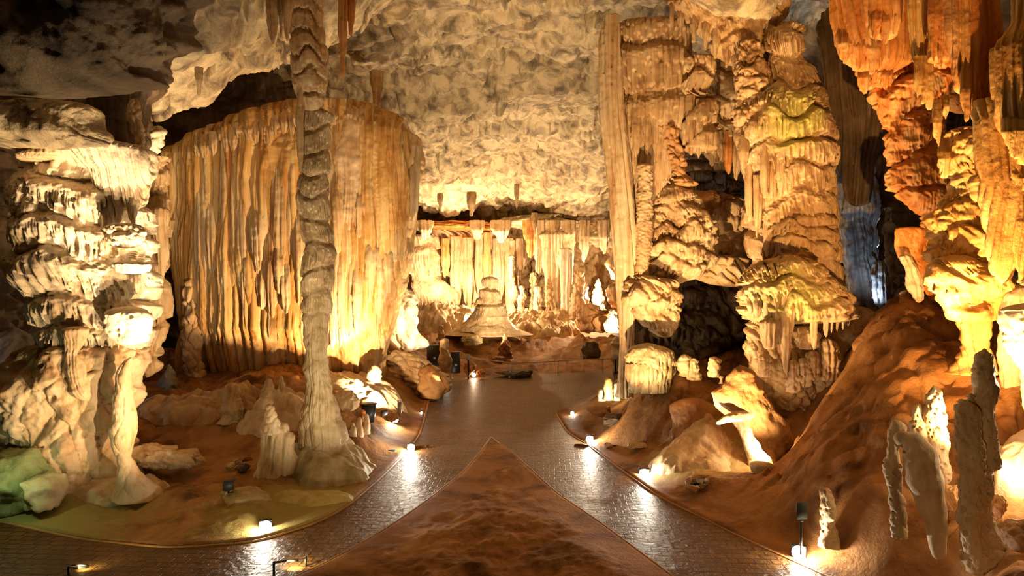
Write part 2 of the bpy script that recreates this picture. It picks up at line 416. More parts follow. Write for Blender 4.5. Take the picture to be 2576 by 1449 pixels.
def flat(name, col, rough=.5, metal=0, emit=0, ecol=None):
    m, nt, bs = new_mat(name); L = nt.links.new
    g = nt.nodes.new('ShaderNodeNewGeometry'); n = noise_n(nt, g.outputs['Position'], 14, 4)
    r = ramp(nt, [(.3, tuple(c * .75 for c in col)), (.7, col)]); L(n.outputs[0], r.inputs[0]); L(r.outputs[0], bs.inputs['Base Color'])
    bs.inputs['Roughness'].default_value = rough; bs.inputs['Metallic'].default_value = metal
    if emit:
        bs.inputs['Emission Color'].default_value = (*(ecol or col), 1); bs.inputs['Emission Strength'].default_value = emit
    return m
M['black'] = flat('black_metal', (.03, .03, .03), .45)
M['steel'] = flat('brushed_steel', (.6, .58, .55), .3, 1)
M['white_metal'] = flat('white_painted_metal', (.8, .78, .72), .4)
M['sign'] = flat('dark_green_panel', (.035, .05, .035), .5)
M['lens'] = flat('lamp_lens', (1, 1, 1), .3, 0, 60, (1, .93, .78))

def paving():
    m, nt, bs = new_mat('stamped_paving'); L = nt.links.new
    g = nt.nodes.new('ShaderNodeNewGeometry')
    mp = nt.nodes.new('ShaderNodeMapping'); mp.inputs['Rotation'].default_value = (0, 0, .06); L(g.outputs['Position'], mp.inputs['Vector'])
    br = nt.nodes.new('ShaderNodeTexBrick'); L(mp.outputs[0], br.inputs['Vector'])
    br.inputs['Scale'].default_value = 1.0; br.inputs['Brick Width'].default_value = .3; br.inputs['Row Height'].default_value = .2
    br.inputs['Mortar Size'].default_value = .014; br.inputs['Mortar Smooth'].default_value = .4
    br.inputs['Color1'].default_value = (.20, .095, .034, 1); br.inputs['Color2'].default_value = (.13, .06, .02, 1)
    br.inputs['Mortar'].default_value = (.05, .022, .01, 1)
    n = noise_n(nt, g.outputs['Position'], 1.1, 5, .6); mx = nt.nodes.new('ShaderNodeMix'); mx.data_type = 'RGBA'; mx.blend_type = 'MULTIPLY'
    mx.inputs[0].default_value = .7; r = ramp(nt, [(.3, (.55, .5, .45)), (.7, (1, 1, 1))]); L(n.outputs[0], r.inputs[0])
    L(br.outputs['Color'], mx.inputs[6]); L(r.outputs[0], mx.inputs[7]); L(mx.outputs[2], bs.inputs['Base Color'])
    n2 = noise_n(nt, g.outputs['Position'], 9, 5, .65, .6)
    inv = nt.nodes.new('ShaderNodeMath'); inv.operation = 'MULTIPLY_ADD'; inv.inputs[1].default_value = -.6
    L(br.outputs['Fac'], inv.inputs[0]); L(n2.outputs[0], inv.inputs[2])
    bp = nt.nodes.new('ShaderNodeBump'); bp.inputs['Strength'].default_value = 1.0; bp.inputs['Distance'].default_value = .05
    L(inv.outputs[0], bp.inputs['Height']); L(bp.outputs[0], bs.inputs['Normal'])
    bs.inputs['Roughness'].default_value = .40; bs.inputs['Specular IOR Level'].default_value = .18; bs.inputs['Specular Tint'].default_value = (1, .7, .42, 1)
    return m
M['paving'] = paving()

# ------------------------------------------------------------------ the setting: path, floor, ceiling, walls
def G(px, py): 
    d = F * H / (py - CY); return ((px - CX) / F * d, d)

TL = [G(*p) for p in ((1118, 946), (1128, 962), (1105, 978), (1078, 1010), (1068, 1050), (1055, 1095), (1030, 1130))]
TR = [G(*p) for p in ((1570, 934), (1556, 952), (1510, 985), (1445, 1020), (1397, 1036), (1425, 1085), (1480, 1120))]
LO = [G(*p) for p in ((1030, 1130), (1000, 1160), (960, 1200), (880, 1270), (800, 1315), (640, 1365), (430, 1379), (200, 1357), (0, 1312), (-300, 1275))]
LI = [G(*p) for p in ((1235, 1100), (1205, 1142), (1165, 1188), (1080, 1255), (1000, 1312), (880, 1385), (760, 1445), (500, 1560), (0, 1610), (-400, 1640))]
RL = [G(*p) for p in ((1235, 1100), (1290, 1140), (1400, 1240), (1520, 1322), (1690, 1449), (1850, 1580))]
RR = [G(*p) for p in ((1480, 1120), (1560, 1180), (1650, 1245), (1850, 1345), (2080, 1449), (2340, 1560))]

def resample(P, n):
    P = np.array(P, float); t = np.r_[0, np.cumsum(np.linalg.norm(np.diff(P, axis=0), axis=1))]; t /= t[-1]
    u = np.linspace(0, 1, n); k = max(1, n // 12)
    out = np.stack([np.interp(u, t, P[:, 0]), np.interp(u, t, P[:, 1])], 1)
    s = np.stack([smooth1(out[:, 0], k), smooth1(out[:, 1], k)], 1); s[0], s[-1] = out[0], out[-1]
    return s

def seg_dist(x, y, P):
    d = np.full(x.shape, 1e9)
    for a, b in zip(P[:-1], P[1:]):
        ab = b - a; t = np.clip(((x - a[0]) * ab[0] + (y - a[1]) * ab[1]) / (ab @ ab + 1e-9), 0, 1)
        d = np.minimum(d, np.hypot(x - a[0] - t * ab[0], y - a[1] - t * ab[1]))
    return d

def inside(x, y, P):
    c = np.zeros(x.shape, bool); n = len(P)
    for k in range(n):
        x1, y1 = P[k]; x2, y2 = P[(k + 1) % n]
        if y1 == y2: continue
        c ^= ((y1 > y) != (y2 > y)) & (x < (x2 - x1) * (y - y1) / (y2 - y1) + x1)
    return c

STRIPS = []
for A, B in ((TL, TR), (LO, LI), (RL, RR)):
    STRIPS.append((resample(A, 90), resample(B, 90)))

def rbf(pts, c=1.5):
    P = np.array([(p[0], p[1]) for p in pts]); z = np.array([p[2] for p in pts])
    def phi(r2): return np.sqrt(r2 + c * c)
    A = phi(((P[:, None] - P[None]) ** 2).sum(-1)) + 1e-3 * np.eye(len(P)); n = len(P)
    M_ = np.zeros((n + 1, n + 1)); M_[:n, :n] = A; M_[:n, n] = 1; M_[n, :n] = 1
    w = np.linalg.solve(M_, np.r_[z, 0])
    def f(x, y):
        out = np.full(x.shape, w[n])
        for k in range(n): out += w[k] * phi((x - P[k, 0]) ** 2 + (y - P[k, 1]) ** 2)
        return out
    return f

fl_px = [  # picture column, row, distance: the ground's height follows
    (1300, 905, 41), (1400, 850, 48), (1250, 842, 48), (1100, 850, 46), (1150, 795, 55), (1440, 800, 54), (1300, 790, 60), (1500, 860, 45), (1200, 880, 44),
    (900, 930, 27), (960, 960, 26), (1010, 1000, 25), (860, 990, 22.5), (1040, 905, 33), (1060, 950, 31),
    (600, 945, 25), (860, 895, 28), (700, 930, 25.5), (500, 985, 23), (960, 890, 30), (800, 910, 27), (600, 1010, 20.5), (700, 985, 20.5), (420, 990, 22),
    (500, 1180, 16.5), (400, 1235, 15.2), (500, 1080, 19), (800, 1150, 17.2), (880, 1150, 17.6), (640, 1200, 16), (560, 1255, 14.6), (900, 1090, 19.2), (980, 1110, 20),
    (760, 1230, 15.4), (250, 1240, 15), (60, 1230, 14.3), (0, 1180, 15.5), (0, 930, 25), (200, 950, 26), (-400, 1200, 15), (-400, 950, 24), (300, 1300, 13.7), (880, 1210, 16.4),
    (1500, 1098, 21.5), (1620, 1110, 18.8), (1600, 1010, 23), (1570, 960, 26), (1650, 985, 20.5), (1740, 985, 19.5), (1720, 1080, 18), (1850, 990, 20), (1990, 1030, 19), (1900, 930, 24), (1750, 900, 27),
    (1750, 1200, 15.2), (1900, 1240, 13.8), (2060, 1075, 16.5), (2210, 805, 17), (2150, 890, 16.4), (2105, 970, 16), (2300, 795, 17), (2420, 860, 14.5), (2300, 1000, 13), (2200, 1130, 12.3),
    (2100, 1230, 12.2), (1950, 1260, 13.2), (2400, 1170, 11.4), (2400, 1330, 10.2), (2300, 1300, 10.5), (2576, 1200, 10.8), (2576, 980, 12.5), (2576, 1420, 9.0), (2200, 1390, 10.1), (2120, 1320, 11.2), (2800, 1000, 11.5), (2800, 1300, 9), (2480, 1430, 9.3), (2480, 1500, 8.6), (2576, 1560, 7.8),
    (1880, 1188, 16.0), (1900, 1110, 17.2), (2000, 900, 22), (2130, 820, 22), (2250, 800, 24), (2400, 850, 22)]
fl = [W(*p) for p in fl_px]
for L_, R_ in STRIPS:
    for k in range(4, 90, 14):
        fl += [(L_[k][0], L_[k][1], 0.0), (R_[k][0], R_[k][1], 0.0)]
fl += [(0, 14, .05), (-1.5, 12, .05), (.8, 17, .05), (0, 9, .05), (1, 7.5, .05), (-2.5, 9.5, 0), (-12, 6, 0), (8, 5, .6), (20, 45, 3), (-12, 45, 2), (14, 60, 3.5), (-12, 62, 3), (3, 4, 0), (-6, 5, 0)]
floor_f = rbf(fl, 1.2)

def floor_z(x, y):
    x = np.asarray(x, float); y = np.asarray(y, float)
    z = floor_f(x, y)
    dmin = np.full(x.shape, 1e9); ins = np.zeros(x.shape, bool)
    for L_, R_ in STRIPS:
        dmin = np.minimum(dmin, np.minimum(seg_dist(x, y, L_[::3]), seg_dist(x, y, R_[::3])))
        ins |= inside(x, y, np.vstack([L_[::3], R_[::-3]]))
    near = sm(0.05, 2.2, dmin)
    rough = .20 * fbm(x / 1.1, y / 1.1, 3.3, 4) + .30 * fbm(x / 3.5, y / 3.5, 8.3, 3) + .10 * fbm(x / .35, y / .35, 1.3, 3, .6)
    q = fbm(x / 2.2, y / 1.6, 5.5, 4); rough += .16 * (sm(-.02, .03, q) + sm(.2, .24, q)) * sm(.1, .9, z)
    # scalloped stone on the mounds, smoother sand in the hollows
    f1, f2, i = cell2(x / .9 + .4 * vn(x, y, 2.), y / .9, 4)
    rough += .14 * (np.sqrt(np.clip(f2 - f1, 0, 1)) - .4) * sm(.25, 1.2, z)
    z = z * sm(0, 1.2, dmin) + rough * near + .05 * sm(0, .1, dmin)
    return np.where(ins, -.12 - .0 * z, z)

def sheet(name, fz, d0, d1, x0, x1, stx, sty, scale, mat, flip=False):
    n = int(scale * (1 / d0 - 1 / d1) / sty); dd = 1 / np.linspace(1 / d0, 1 / d1, n); pxs = np.arange(x0, x1, stx)
    D, PX = np.meshgrid(dd, pxs, indexing='ij'); X = (PX - CX) / F * D; Z = fz(X, D)
    V = np.stack([X, D, Z], -1).reshape(-1, 3); m = len(pxs)
    i, j = np.meshgrid(np.arange(n - 1), np.arange(m - 1), indexing='ij')
    Q = np.stack([i * m + j, i * m + j + 1, (i + 1) * m + j + 1, (i + 1) * m + j], -1).reshape(-1, 4)
    if flip: Q = Q[:, ::-1]
    return mesh(name, V, Q, mat)

put(sheet('floor', floor_z, 5.5, 72, -700, 3300, 3.3, 2.2, 7870, M['sand']), 'orange brown sandy cave floor rising in mounds', kind='structure')

for k, (L_, R_) in enumerate(STRIPS):
    m = 24; t = np.linspace(0, 1, m)[None, :, None]
    P = L_[:, None] * (1 - t) + R_[:, None] * t
    z = .012 * fbm(P[..., 0] / .6, P[..., 1] / .6, .5, 3) - .0
    V = np.concatenate([P, z[..., None]], -1).reshape(-1, 3)
    i, j = np.meshgrid(np.arange(89), np.arange(m - 1), indexing='ij')
    Q = np.stack([i * m + j, i * m + j + 1, (i + 1) * m + j + 1, (i + 1) * m + j], -1).reshape(-1, 4)
    o = mesh('path', V, Q[:, ::-1], M['paving'])
    put(o, ['wide brick paved path running to the railing', 'paved path branch curving away to the lower left', 'stone paved path branch running to the lower right'][k], kind='structure')
tn = 1
for P, lab in ((STRIPS[0][0], 'left edge of the wide path'), (STRIPS[0][1], 'right edge of the wide path'), (STRIPS[1][0], 'outer edge of the curving branch'), (STRIPS[1][1], 'inner edge of the curving branch'), (STRIPS[2][0], 'edge between sand wedge and right branch'), (STRIPS[2][1], 'outer edge of right branch')):
    pts = [(p[0], p[1], -.01) for p in P]
    put(pipe('trim_%d' % tn, pts, .035, M['clay'], n=8), 'low rounded kerb along the ' + lab, kind='structure'); tn += 1

ce_px = [
    (1288, 578, 62), (1100, 575, 60), (1450, 575, 60), (1288, 520, 54), (1100, 500, 50), (1450, 500, 50), (1288, 420, 46), (1080, 420, 44), (1480, 400, 42),
    (1288, 300, 37), (1050, 300, 34), (1480, 260, 33), (1288, 150, 29), (1000, 180, 27), (1450, 130, 26), (1288, 20, 23), (1000, 20, 21), (1500, 20, 22), (1288, -150, 18),
    (900, 190, 26.5), (760, 200, 25.5), (600, 180, 25.5), (450, 230, 25), (900, 190, 31), (600, 220, 31), (350, 280, 24),
    (430, 312, 18.6), (560, 245, 19.2), (740, 196, 20.2), (860, 195, 21), (600, 90, 16.4), (550, -20, 14), (450, 150, 15.5), (700, 60, 17), (480, 240, 17.3), (400, 280, 17.5), (850, 60, 19),
    (330, 290, 17), (200, 330, 16), (60, 340, 15.5), (-300, 320, 15), (200, 240, 13.6), (350, 180, 13.4), (20, 230, 13), (-300, 200, 12), (350, 60, 12), (100, 60, 10.5), (200, -100, 9.5), (-200, -100, 9), (500, -100, 12.5),
    (1640, 62, 21), (1600, 45, 19.5), (1750, 40, 18.5), (1850, 100, 18.5), (1950, 55, 17.8), (1900, 20, 17), (1750, -60, 16), (2040, 50, 29), (2100, 20, 27), (2250, 150, 29), (2000, -100, 17), (2020, -30, 21),
    (2200, -60, 15), (2400, -90, 12.5), (2576, -120, 11), (2300, 60, 18), (2500, 0, 16), (2800, -60, 11), (2200, -300, 10), (1700, -300, 12), (1288, -450, 13), (800, -350, 12), (2500, -450, 8), (400, -450, 8), (1700, 250, 34), (1850, 350, 34), (1700, 420, 50)]
ceil_f = rbf([W(*p) for p in ce_px], 1.0)

def ceil_z(x, y):
    z = ceil_f(x, y)
    wx = x + .8 * vn(x / 1.5, y / 1.5, 4.4); wy = y + .8 * vn(x / 1.5, y / 1.5, 9.4)
    z = z + .9 * fbm(wx / 5, wy / 5, .3, 4)
    # slabs with broken edges, scalloped hollows
    q = fbm(wx / 6, wy / 3.5, 7.7, 3); z += .55 * (sm(-.03, .03, q) + .8 * sm(.22, .27, q) + .8 * sm(-.3, -.25, q))
    f1, f2, i = cell2(wx / .85, wy / .85, 2); z += .22 * (1 - sm(.1, .75, f1)) * (.3 + hsh(i, 2))
    f1, f2, i = cell2(wx / .34, wy / .34, 3); z += .09 * (1 - sm(.1, .7, f1)) * (.2 + hsh(i, 2))
    z += .16 * fbm(x / .6, y / .6, 2.2, 5, .6)
    f1, f2, i = cell2(wx / 5.5 + .35 * fbm(x / 2, y / 2, .1, 3), wy / 4.5 + .35 * fbm(x / 2, y / 2, 6.1, 3), 7); z += .55 * (1 - sm(.0, .045, f2 - f1)) + .5 * hsh(i, 2)
    return z
put(sheet('ceiling', ceil_z, 7.0, 72, -800, 3400, 3.3, 2.5, 13500, M['ceil'], flip=True), 'pale scalloped limestone ceiling sloping down to the far chamber', kind='structure')

def crust(name, px, py, d, rx, ry, h, mat, sd=0, n=110, parent=None, rough=.3):
    """a low mound of flowstone spread over the floor, with a ragged edge"""
    cx, cy, _ = W(px, py, d); u = np.linspace(-1.25, 1.25, n); Uy, Ux = np.meshgrid(u, u, indexing='ij')
    X = cx + Ux * rx; Y = cy + Uy * ry; r2 = Ux ** 2 + Uy ** 2
    e = 1 - r2 + .5 * fbm(X / .8 + sd, Y / .8, sd + .5, 4); edge = sm(0, .5, e)
    f1, f2, i = cell2(X / .5 + .3 * vn(X, Y, sd), Y / .5, sd)
    Z = floor_z(X, Y) - .12 + edge * (.10 + h * np.clip(e, 0, 1.2) ** .9 + rough * h * fbm(X / .4, Y / .4, sd, 4) + .12 * h * np.sqrt(np.clip(f2 - f1, 0, 1)))
    V = np.stack([X, Y, Z], -1).reshape(-1, 3); i, j = np.meshgrid(np.arange(n - 1), np.arange(n - 1), indexing='ij')
    keep = (edge[:-1, :-1] + edge[1:, 1:] + edge[1:, :-1] + edge[:-1, 1:]) > 0
    Q = np.stack([i * n + j, i * n + j + 1, (i + 1) * n + j + 1, (i + 1) * n + j], -1)[keep].reshape(-1, 4)
    # solid: the same outline lower down closes it underneath
    V2 = V.copy(); V2[:, 2] -= .35; Q2 = Q[:, ::-1] + len(V)
    ed = {}
    for q in Q:
        for a, b in ((q[0], q[1]), (q[1], q[2]), (q[2], q[3]), (q[3], q[0])):
            if (b, a) in ed: del ed[(b, a)]
            else: ed[(a, b)] = 1
    S = [(b, a, a + len(V), b + len(V)) for a, b in ed]
    return mesh(name, np.vstack([V, V2]), np.vstack([Q, Q2, np.array(S, int).reshape(-1, 4)]), mat, parent)

def wall(name, pts, label, mat, n=500, m=260, sd=0, amp=1.2, z0=-1, z1=19, asp=.5):
    P = np.array(pts, float); t = np.r_[0, np.cumsum(np.linalg.norm(np.diff(P, axis=0), axis=1))]
    u = np.linspace(0, t[-1], n); X = smooth1(np.interp(u, t, P[:, 0]), 31); Y = smooth1(np.interp(u, t, P[:, 1]), 31)
    dx, dy = np.gradient(X), np.gradient(Y); l = np.hypot(dx, dy); nx, ny = dy / l, -dx / l
    z = np.linspace(z0, z1, m); Z, U = np.meshgrid(z, u, indexing='ij')
    S = U; off = amp * fbm(S / 3, Z / 5, sd, 4) * 1.5
    off = off + tiers(2.0, .5, .16, .10, sd, .7)(S, Z, None) + knobs(.9, .35, sd)(S, Z, None)
    XX = X[None] + off * nx[None]; YY = Y[None] + off * ny[None]
    V = np.stack([XX, YY, Z], -1).reshape(-1, 3)
    i, j = np.meshgrid(np.arange(m - 1), np.arange(n - 1), indexing='ij')
    Q = np.stack([i * n + j, i * n + j + 1, (i + 1) * n + j + 1, (i + 1) * n + j], -1).reshape(-1, 4)
    return put(mesh(name, V, Q, mat), label, kind='structure')

wall('wall_left', [(-19, 4), (-19, 20), (-17, 30), (-11, 36), (-10.5, 56), (-11, 63)], 'rock wall behind the left column, painted dark as an unlit void', M['dark'], sd=3)
wall('wall_back', [(-13, 61), (0, 64), (9, 62), (13, 58)], 'rock wall closing the far chamber', M['tan'], n=420, m=240, sd=5)
wall('wall_right', [(13, 60), (12.5, 44), (14, 36), (21, 34.5), (24, 30), (18, 23), (15.8, 18), (14, 13), (12, 9), (10, 4)], 'brown rock wall behind the orange draperies', M['dark'], n=700, sd=8)

# ------------------------------------------------------------------ left bright column
def foot(px, py, d): return W(px, py, d)

t = thing('flowstone_column', 'massive white and cream flowstone column with tiered shelves, glaring where lamplight hits', 'column', foot(230, 1240, 15.6))
body('column_shaft', [(372, 100, 362), (420, 90, 358), (480, 58, 352), (520, 55, 350), (600, 62, 355), (628, 70, 350), (660, 60, 358), (700, 80, 372), (740, 100, 370), (800, 104, 372), (850, 120, 365), (900, 130, 345), (960, 150, 330)],
     15.8, .75, mix(tiers(1.1, .20, .06, .065, 1, 1.1, wv=.5, at=[320, 468, 556, 634, 742, 812, 880, 960], d=15.8), lumps(1.3, .26, 2), lumps(.4, .12, 6)), M['white'], t, rt=10, sq=.85, step=2.3)
body('canopy', [(358, 215, 350), (368, 160, 365), (382, 90, 376), (400, 150, 380), (430, 232, 382), (470, 245, 368), (500, 275, 362), (530, 300, 350)], 15.2, .8,
     mix(byx(flutes(.075, .05, 4)), lumps(.5, .1, 5)), M['white'], t, rt=20, rb=14)
body('canopy_brim', [(383, 120, 250), (392, 75, 262), (402, 60, 250), (412, 58, 150)], 15.0, .9, mix(byx(flutes(.09, .03, 9)), lumps(.4, .06, 1)), M['cream'], t, rt=8, rb=6)
body('column_foot', [(850, 85, 350), (900, 40, 345), (960, 15, 330), (1020, 22, 322), (1080, 34, 330), (1140, 45, 325), (1190, 48, 345), (1230, 80, 395), (1262, 110, 430)],
     15.7, .8, mix(lumps(1.1, .5, 7), knobs(.7, .16, 5, 1.2), lumps(.35, .14, 3), pits(.4, .1, 3, .25)), M['cream'], t, rt=40)
body('leg', [(898, 318, 342), (915, 306, 336), (945, 290, 330), (1000, 280, 334), (1040, 282, 342), (1090, 284, 336), (1140, 292, 328), (1175, 296, 342), (1215, 290, 372), (1250, 280, 410)], 14.5, .8,
     mix(lumps(.7, .14, 4), knobs(.5, .04, 4, 2.0)), M['cream'], t, rt=14)
body('hanging_lobe', [(770, 268, 372), (800, 262, 382), (835, 270, 378), (858, 285, 368), (872, 300, 330)], 14.7, .6, mix(lumps(.5, .16, 3), pits(.25, .07, 2)), M['white'], t, rt=22, rb=16)
body('hanging_lobe', [(820, 160, 235), (860, 165, 215), (890, 165, 205), (960, 172, 222), (1010, 200, 245)], 14.7, .6, mix(flutes(.1, .012, 3), lumps(.5, .14, 3)), M['cream'], t, rt=14, rb=30)
body('shelf_lobe', [(560, 262, 362), (585, 268, 366), (610, 275, 360), (625, 285, 350)], 14.7, .5, mix(knobs(.22, .06, 3), tiers(.4, .08, .06, .03, 3)), M['white'], t, rt=20, rb=10)
body('shelf_lobe', [(655, 285, 370), (668, 285, 378), (690, 300, 370)], 14.6, .5, mix(knobs(.22, .05, 5), lumps(.3, .05, 2)), M['white'], t, rt=12, rb=8)
for k, (x, a, b, w) in enumerate(((90, 590, 690, 12), (107, 560, 610, 10), (270, 480, 640, 26), (300, 470, 560, 24), (335, 470, 570, 26), (250, 470, 520, 14), (130, 830, 870, 14), (190, 740, 800, 14), (345, 690, 740, 14))):
    blade('stalactite', x, a, b, w, 15.0, M['white'], t, k + 2, .05, .02)

t = thing('flowstone_column', 'slender reddish grey column squeezed behind the right flank of the glaring white column', 'column', foot(390, 930, 18.4))
body('column_shaft', [(395, 372, 425), (440, 362, 428), (500, 358, 420), (560, 360, 424), (620, 362, 424), (700, 370, 418), (760, 376, 424), (810, 372, 418), (870, 350, 400), (900, 345, 405), (925, 352, 400), (950, 362, 372)],
     18.2, .8, mix(tiers(1.0, .14, .07, .03, 6), lumps(.7, .18, 1), flutes(.09, .03, 2)), M['tan'], t, rb=20)
body('calcite_knob', [(316, 385, 412), (335, 372, 420), (352, 372, 414), (372, 358, 400), (395, 360, 388), (415, 362, 380)], 17.4, .9, mix(knobs(.3, .1, 3), lumps(.4, .1, 2)), M['white'], t, rt=14)
body('drape_frill', [(520, 382, 424), (545, 380, 426), (575, 384, 424), (640, 396, 422), (700, 402, 414)], 17.6, .6, flutes(.07, .04, 5), M['tan'], t, rt=10, rb=60)

t = thing('rock_pillar', 'dark brown rock neck between the ceiling and the top of the white column', 'rock', foot(300, 360, 16.8))
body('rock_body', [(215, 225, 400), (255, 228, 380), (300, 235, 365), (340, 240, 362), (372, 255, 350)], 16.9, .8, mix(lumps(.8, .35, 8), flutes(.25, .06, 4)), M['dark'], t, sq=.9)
body('drip_frill', [(248, 325, 350), (290, 318, 352), (330, 335, 360), (368, 345, 368)], 16.1, .6, mix(knobs(.14, .08, 3, 2), lumps(.3, .1, 3)), M['tan'], t, rt=10)

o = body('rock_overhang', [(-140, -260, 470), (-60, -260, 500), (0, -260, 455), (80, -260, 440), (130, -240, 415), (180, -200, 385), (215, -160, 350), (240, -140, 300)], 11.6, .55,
         mix(lumps(1.6, 1.3, 5), lumps(.8, .5, 2), lumps(.3, .18, 8)), M['ceil_unlit'], rb=90, step=3.2)
put(o, 'huge unlit lump of ceiling rock, painted dark, hanging at the upper left corner', 'rock')
o = body('rock_ledge', [(255, 10, 238), (290, -80, 240), (330, -120, 242), (352, -120, 246), (372, 20, 236), (382, 90, 180)], 14.4, .6,
         mix(lumps(1.1, .5, 9), lumps(.4, .14, 2), knobs(.3, .05, 3)), M['ceil'], rt=30, rb=16)
put(o, 'pale jutting rock ledge just above the white column, underside in shadow', 'rock')
t = thing('rock_outcrop', 'green algae covered rock at the foot of the white column beside the paved path', 'rock', foot(80, 1260, 13.9))
rock('boulder', 30, 1215, 190, 150, 14.0, M['green'], t, 5, rough=.12); rock('boulder', 105, 1240, 120, 90, 13.8, M['mossy'], t, 9, rough=.12); rock('boulder', -60, 1200, 160, 190, 14.2, M['green'], t, 12, rough=.12)

t = thing('fallen_slab', 'pale layered fallen slab lying on sand beside the white column', 'rock', foot(430, 1180, 16))
rock('slab_block', 395, 1148, 140, 66, 16.0, M['cream'], t, 71, .8, 40, .22, 60, .06); rock('slab_block', 455, 1154, 110, 46, 16.1, M['cream'], t, 72, .8, 30, .22, 50, .12); rock('slab_tip', 500, 1160, 40, 24, 16.1, M['tan'], t, 73, .8, 20, .15, 30, .1)
o = crust('flow_toe', 300, 1250, 15.0, 1.25, .9, .35, M['cream'], 5); put(o, 'cream flowstone toe spreading over the sand from the foot of the white column', 'rock')
o = stal('stalagmite', 425, 915, 1000, 60, 23, M['grey'], None, 4, mix(knobs(.3, .07, 2), lumps(.5, .2, 1)), .2, 1.7)
put(o, 'grey pointed stalagmite in the dark gap behind the white column', 'stalagmite')
# left background
o = body('rock_outcrop', [(820, 0, 60), (870, -60, 110), (960, -100, 120), (1080, -120, 110)], 22, .8, mix(lumps(1.2, .8, 5), lumps(.4, .2, 3)), M['grey'], rt=40)
put(o, 'dim grey rock bank beyond the left side of the white column', 'rock')
o = crust('rock_bank', 480, 1060, 20.0, 2.6, 1.1, .5, M['tan'], 3); put(o, 'low knobbly brown rock bank between the white column and the great drapery foot', 'rock')

# ------------------------------------------------------------------ great drapery
t = thing('drapery_wall', 'enormous ribbed curtain of cream and ochre flowstone hanging behind the slim column', 'drapery', foot(740, 940, 26))
CR = [(270, 770, 925), (288, 690, 962), (312, 590, 1005), (348, 490, 1040), (400, 439, 1046), (450, 434, 1038), (520, 448, 1028), (600, 460, 1020), (680, 468, 1008), (760, 474, 990), (820, 480, 980), (840, 486, 978, 26.2), (900, 480, 972, 26.6), (975, 484, 960, 27.0)]
cb = body('curtain_body', CR, 26.0, 1, mix(byx(band(flutes(.34, .14, 3, .0, 2.6), 240, 1100, 25)), byx(flutes(.11, .04, 8)), lumps(2.2, .5, 4, 3, .25)), M['ochre'], t, rt=14, sq=.65, hdm=1.9, soft=.015)
rr = random.Random(5)
def ctop(x): return float(np.interp(x, [436, 500, 600, 700, 780, 900, 960, 1040], [402, 348, 314, 292, 274, 276, 296, 346]))
tipx = [440, 470, 490, 520, 548, 566, 585, 604, 618, 640, 655, 672, 690, 706, 722, 738, 752, 842, 858, 880, 902, 925, 945, 962, 985, 1000, 1018, 1040]
tipy = [560, 690, 780, 868, 850, 640, 745, 725, 770, 700, 640, 770, 610, 800, 700, 800, 760, 700, 872, 800, 650, 590, 680, 760, 640, 700, 600, 560]
k = 0; x = 440
while x < 1046:
    if not 765 < x < 822:
        yb = float(np.interp(x, tipx, tipy)) + rr.uniform(-45, 45); w = rr.choice((20, 26, 34, 42)); dd_ = on(CR, 26.0, 1, x, 500, .65, 1.9)
        blade('drapery', x, ctop(x) + rr.uniform(4, 30), yb, w, dd_ + rr.uniform(.0, .22), M['curtain'], t, k, .12, .05, .6, .6, rr.uniform(-5, 5)); k += 1
    x += rr.uniform(13, 21)
for x, a, yb, w in ((520, 560, 868, 44), (548, 640, 858, 30), (604, 560, 728, 40), (628, 560, 772, 40), (690, 520, 800, 44), (738, 560, 805, 30), (585, 600, 748, 30), (664, 640, 780, 34), (858, 560, 874, 34), (838, 600, 880, 20), (884, 560, 856, 34), (920, 600, 800, 40), (958, 560, 815, 34), (470, 560, 790, 24)):
    blade('drapery', x, a, yb, w, on(CR, 26.0, 1, x, 600, .65, 1.9) + .05, M['ochre'] if w in (40, 30) else M['curtain'], t, k, .13, .05, .7, .5, rr.uniform(-4, 4)); k += 1
for x, a, yb, w in ((506, 600, 830, 30), (534, 500, 700, 26), (560, 620, 800, 24), (650, 500, 690, 36), (700, 600, 740, 30), (724, 640, 790, 26), (752, 520, 770, 24), (850, 420, 640, 34), (898, 640, 845, 30), (935, 560, 760, 34), (975, 600, 740, 24), (995, 520, 660, 24), (908, 440, 600, 30)):
    blade('drapery', x, a, yb, w, on(CR, 26.0, 1, x, 600, .65, 1.9) - .12, M['curtain'], t, k, .13, .05, .8, .35, rr.uniform(-4, 4)); k += 1
body('smooth_boss', [(262, 855, 900), (285, 842, 912), (330, 838, 918), (400, 838, 920), (470, 845, 915), (540, 850, 905), (590, 855, 890)], 24.2, .45, mix(lumps(1, .12, 2), band(flutes(.16, .05, 3), 430, 700, 24)), M['cream'], t, rt=20, rb=20)
for k in range(34):
    x = 442 + k * 18 + rr.uniform(-6, 6)
    if 760 < x < 825: continue
    blade('fringe_drip', x, ctop(x) - 4, ctop(x) + rr.uniform(26, 80), rr.uniform(16, 34), on(CR, 26.0, 1, x, 500, .65, 1.9) - .12, M['tan'] if k % 2 == 0 else M['curtain'], cb, k + 50, .06, .04, .6, .2)
body('base_knobs', [(700, 468, 486), (760, 462, 492), (800, 462, 500), (850, 458, 506), (900, 462, 505), (950, 468, 520), (985, 480, 560)], 24.4, .8, mix(knobs(.45, .16, 3), lumps(.6, .2, 1)), M['tan'], t, rt=10)
body('base_drapes', [(840, 540, 660), (880, 520, 700), (930, 500, 730), (975, 500, 740)], 25.8, .4, mix(byx(flutes(.25, .08, 5)), lumps(.8, .4, 5)), M['clay'], t, rt=14)

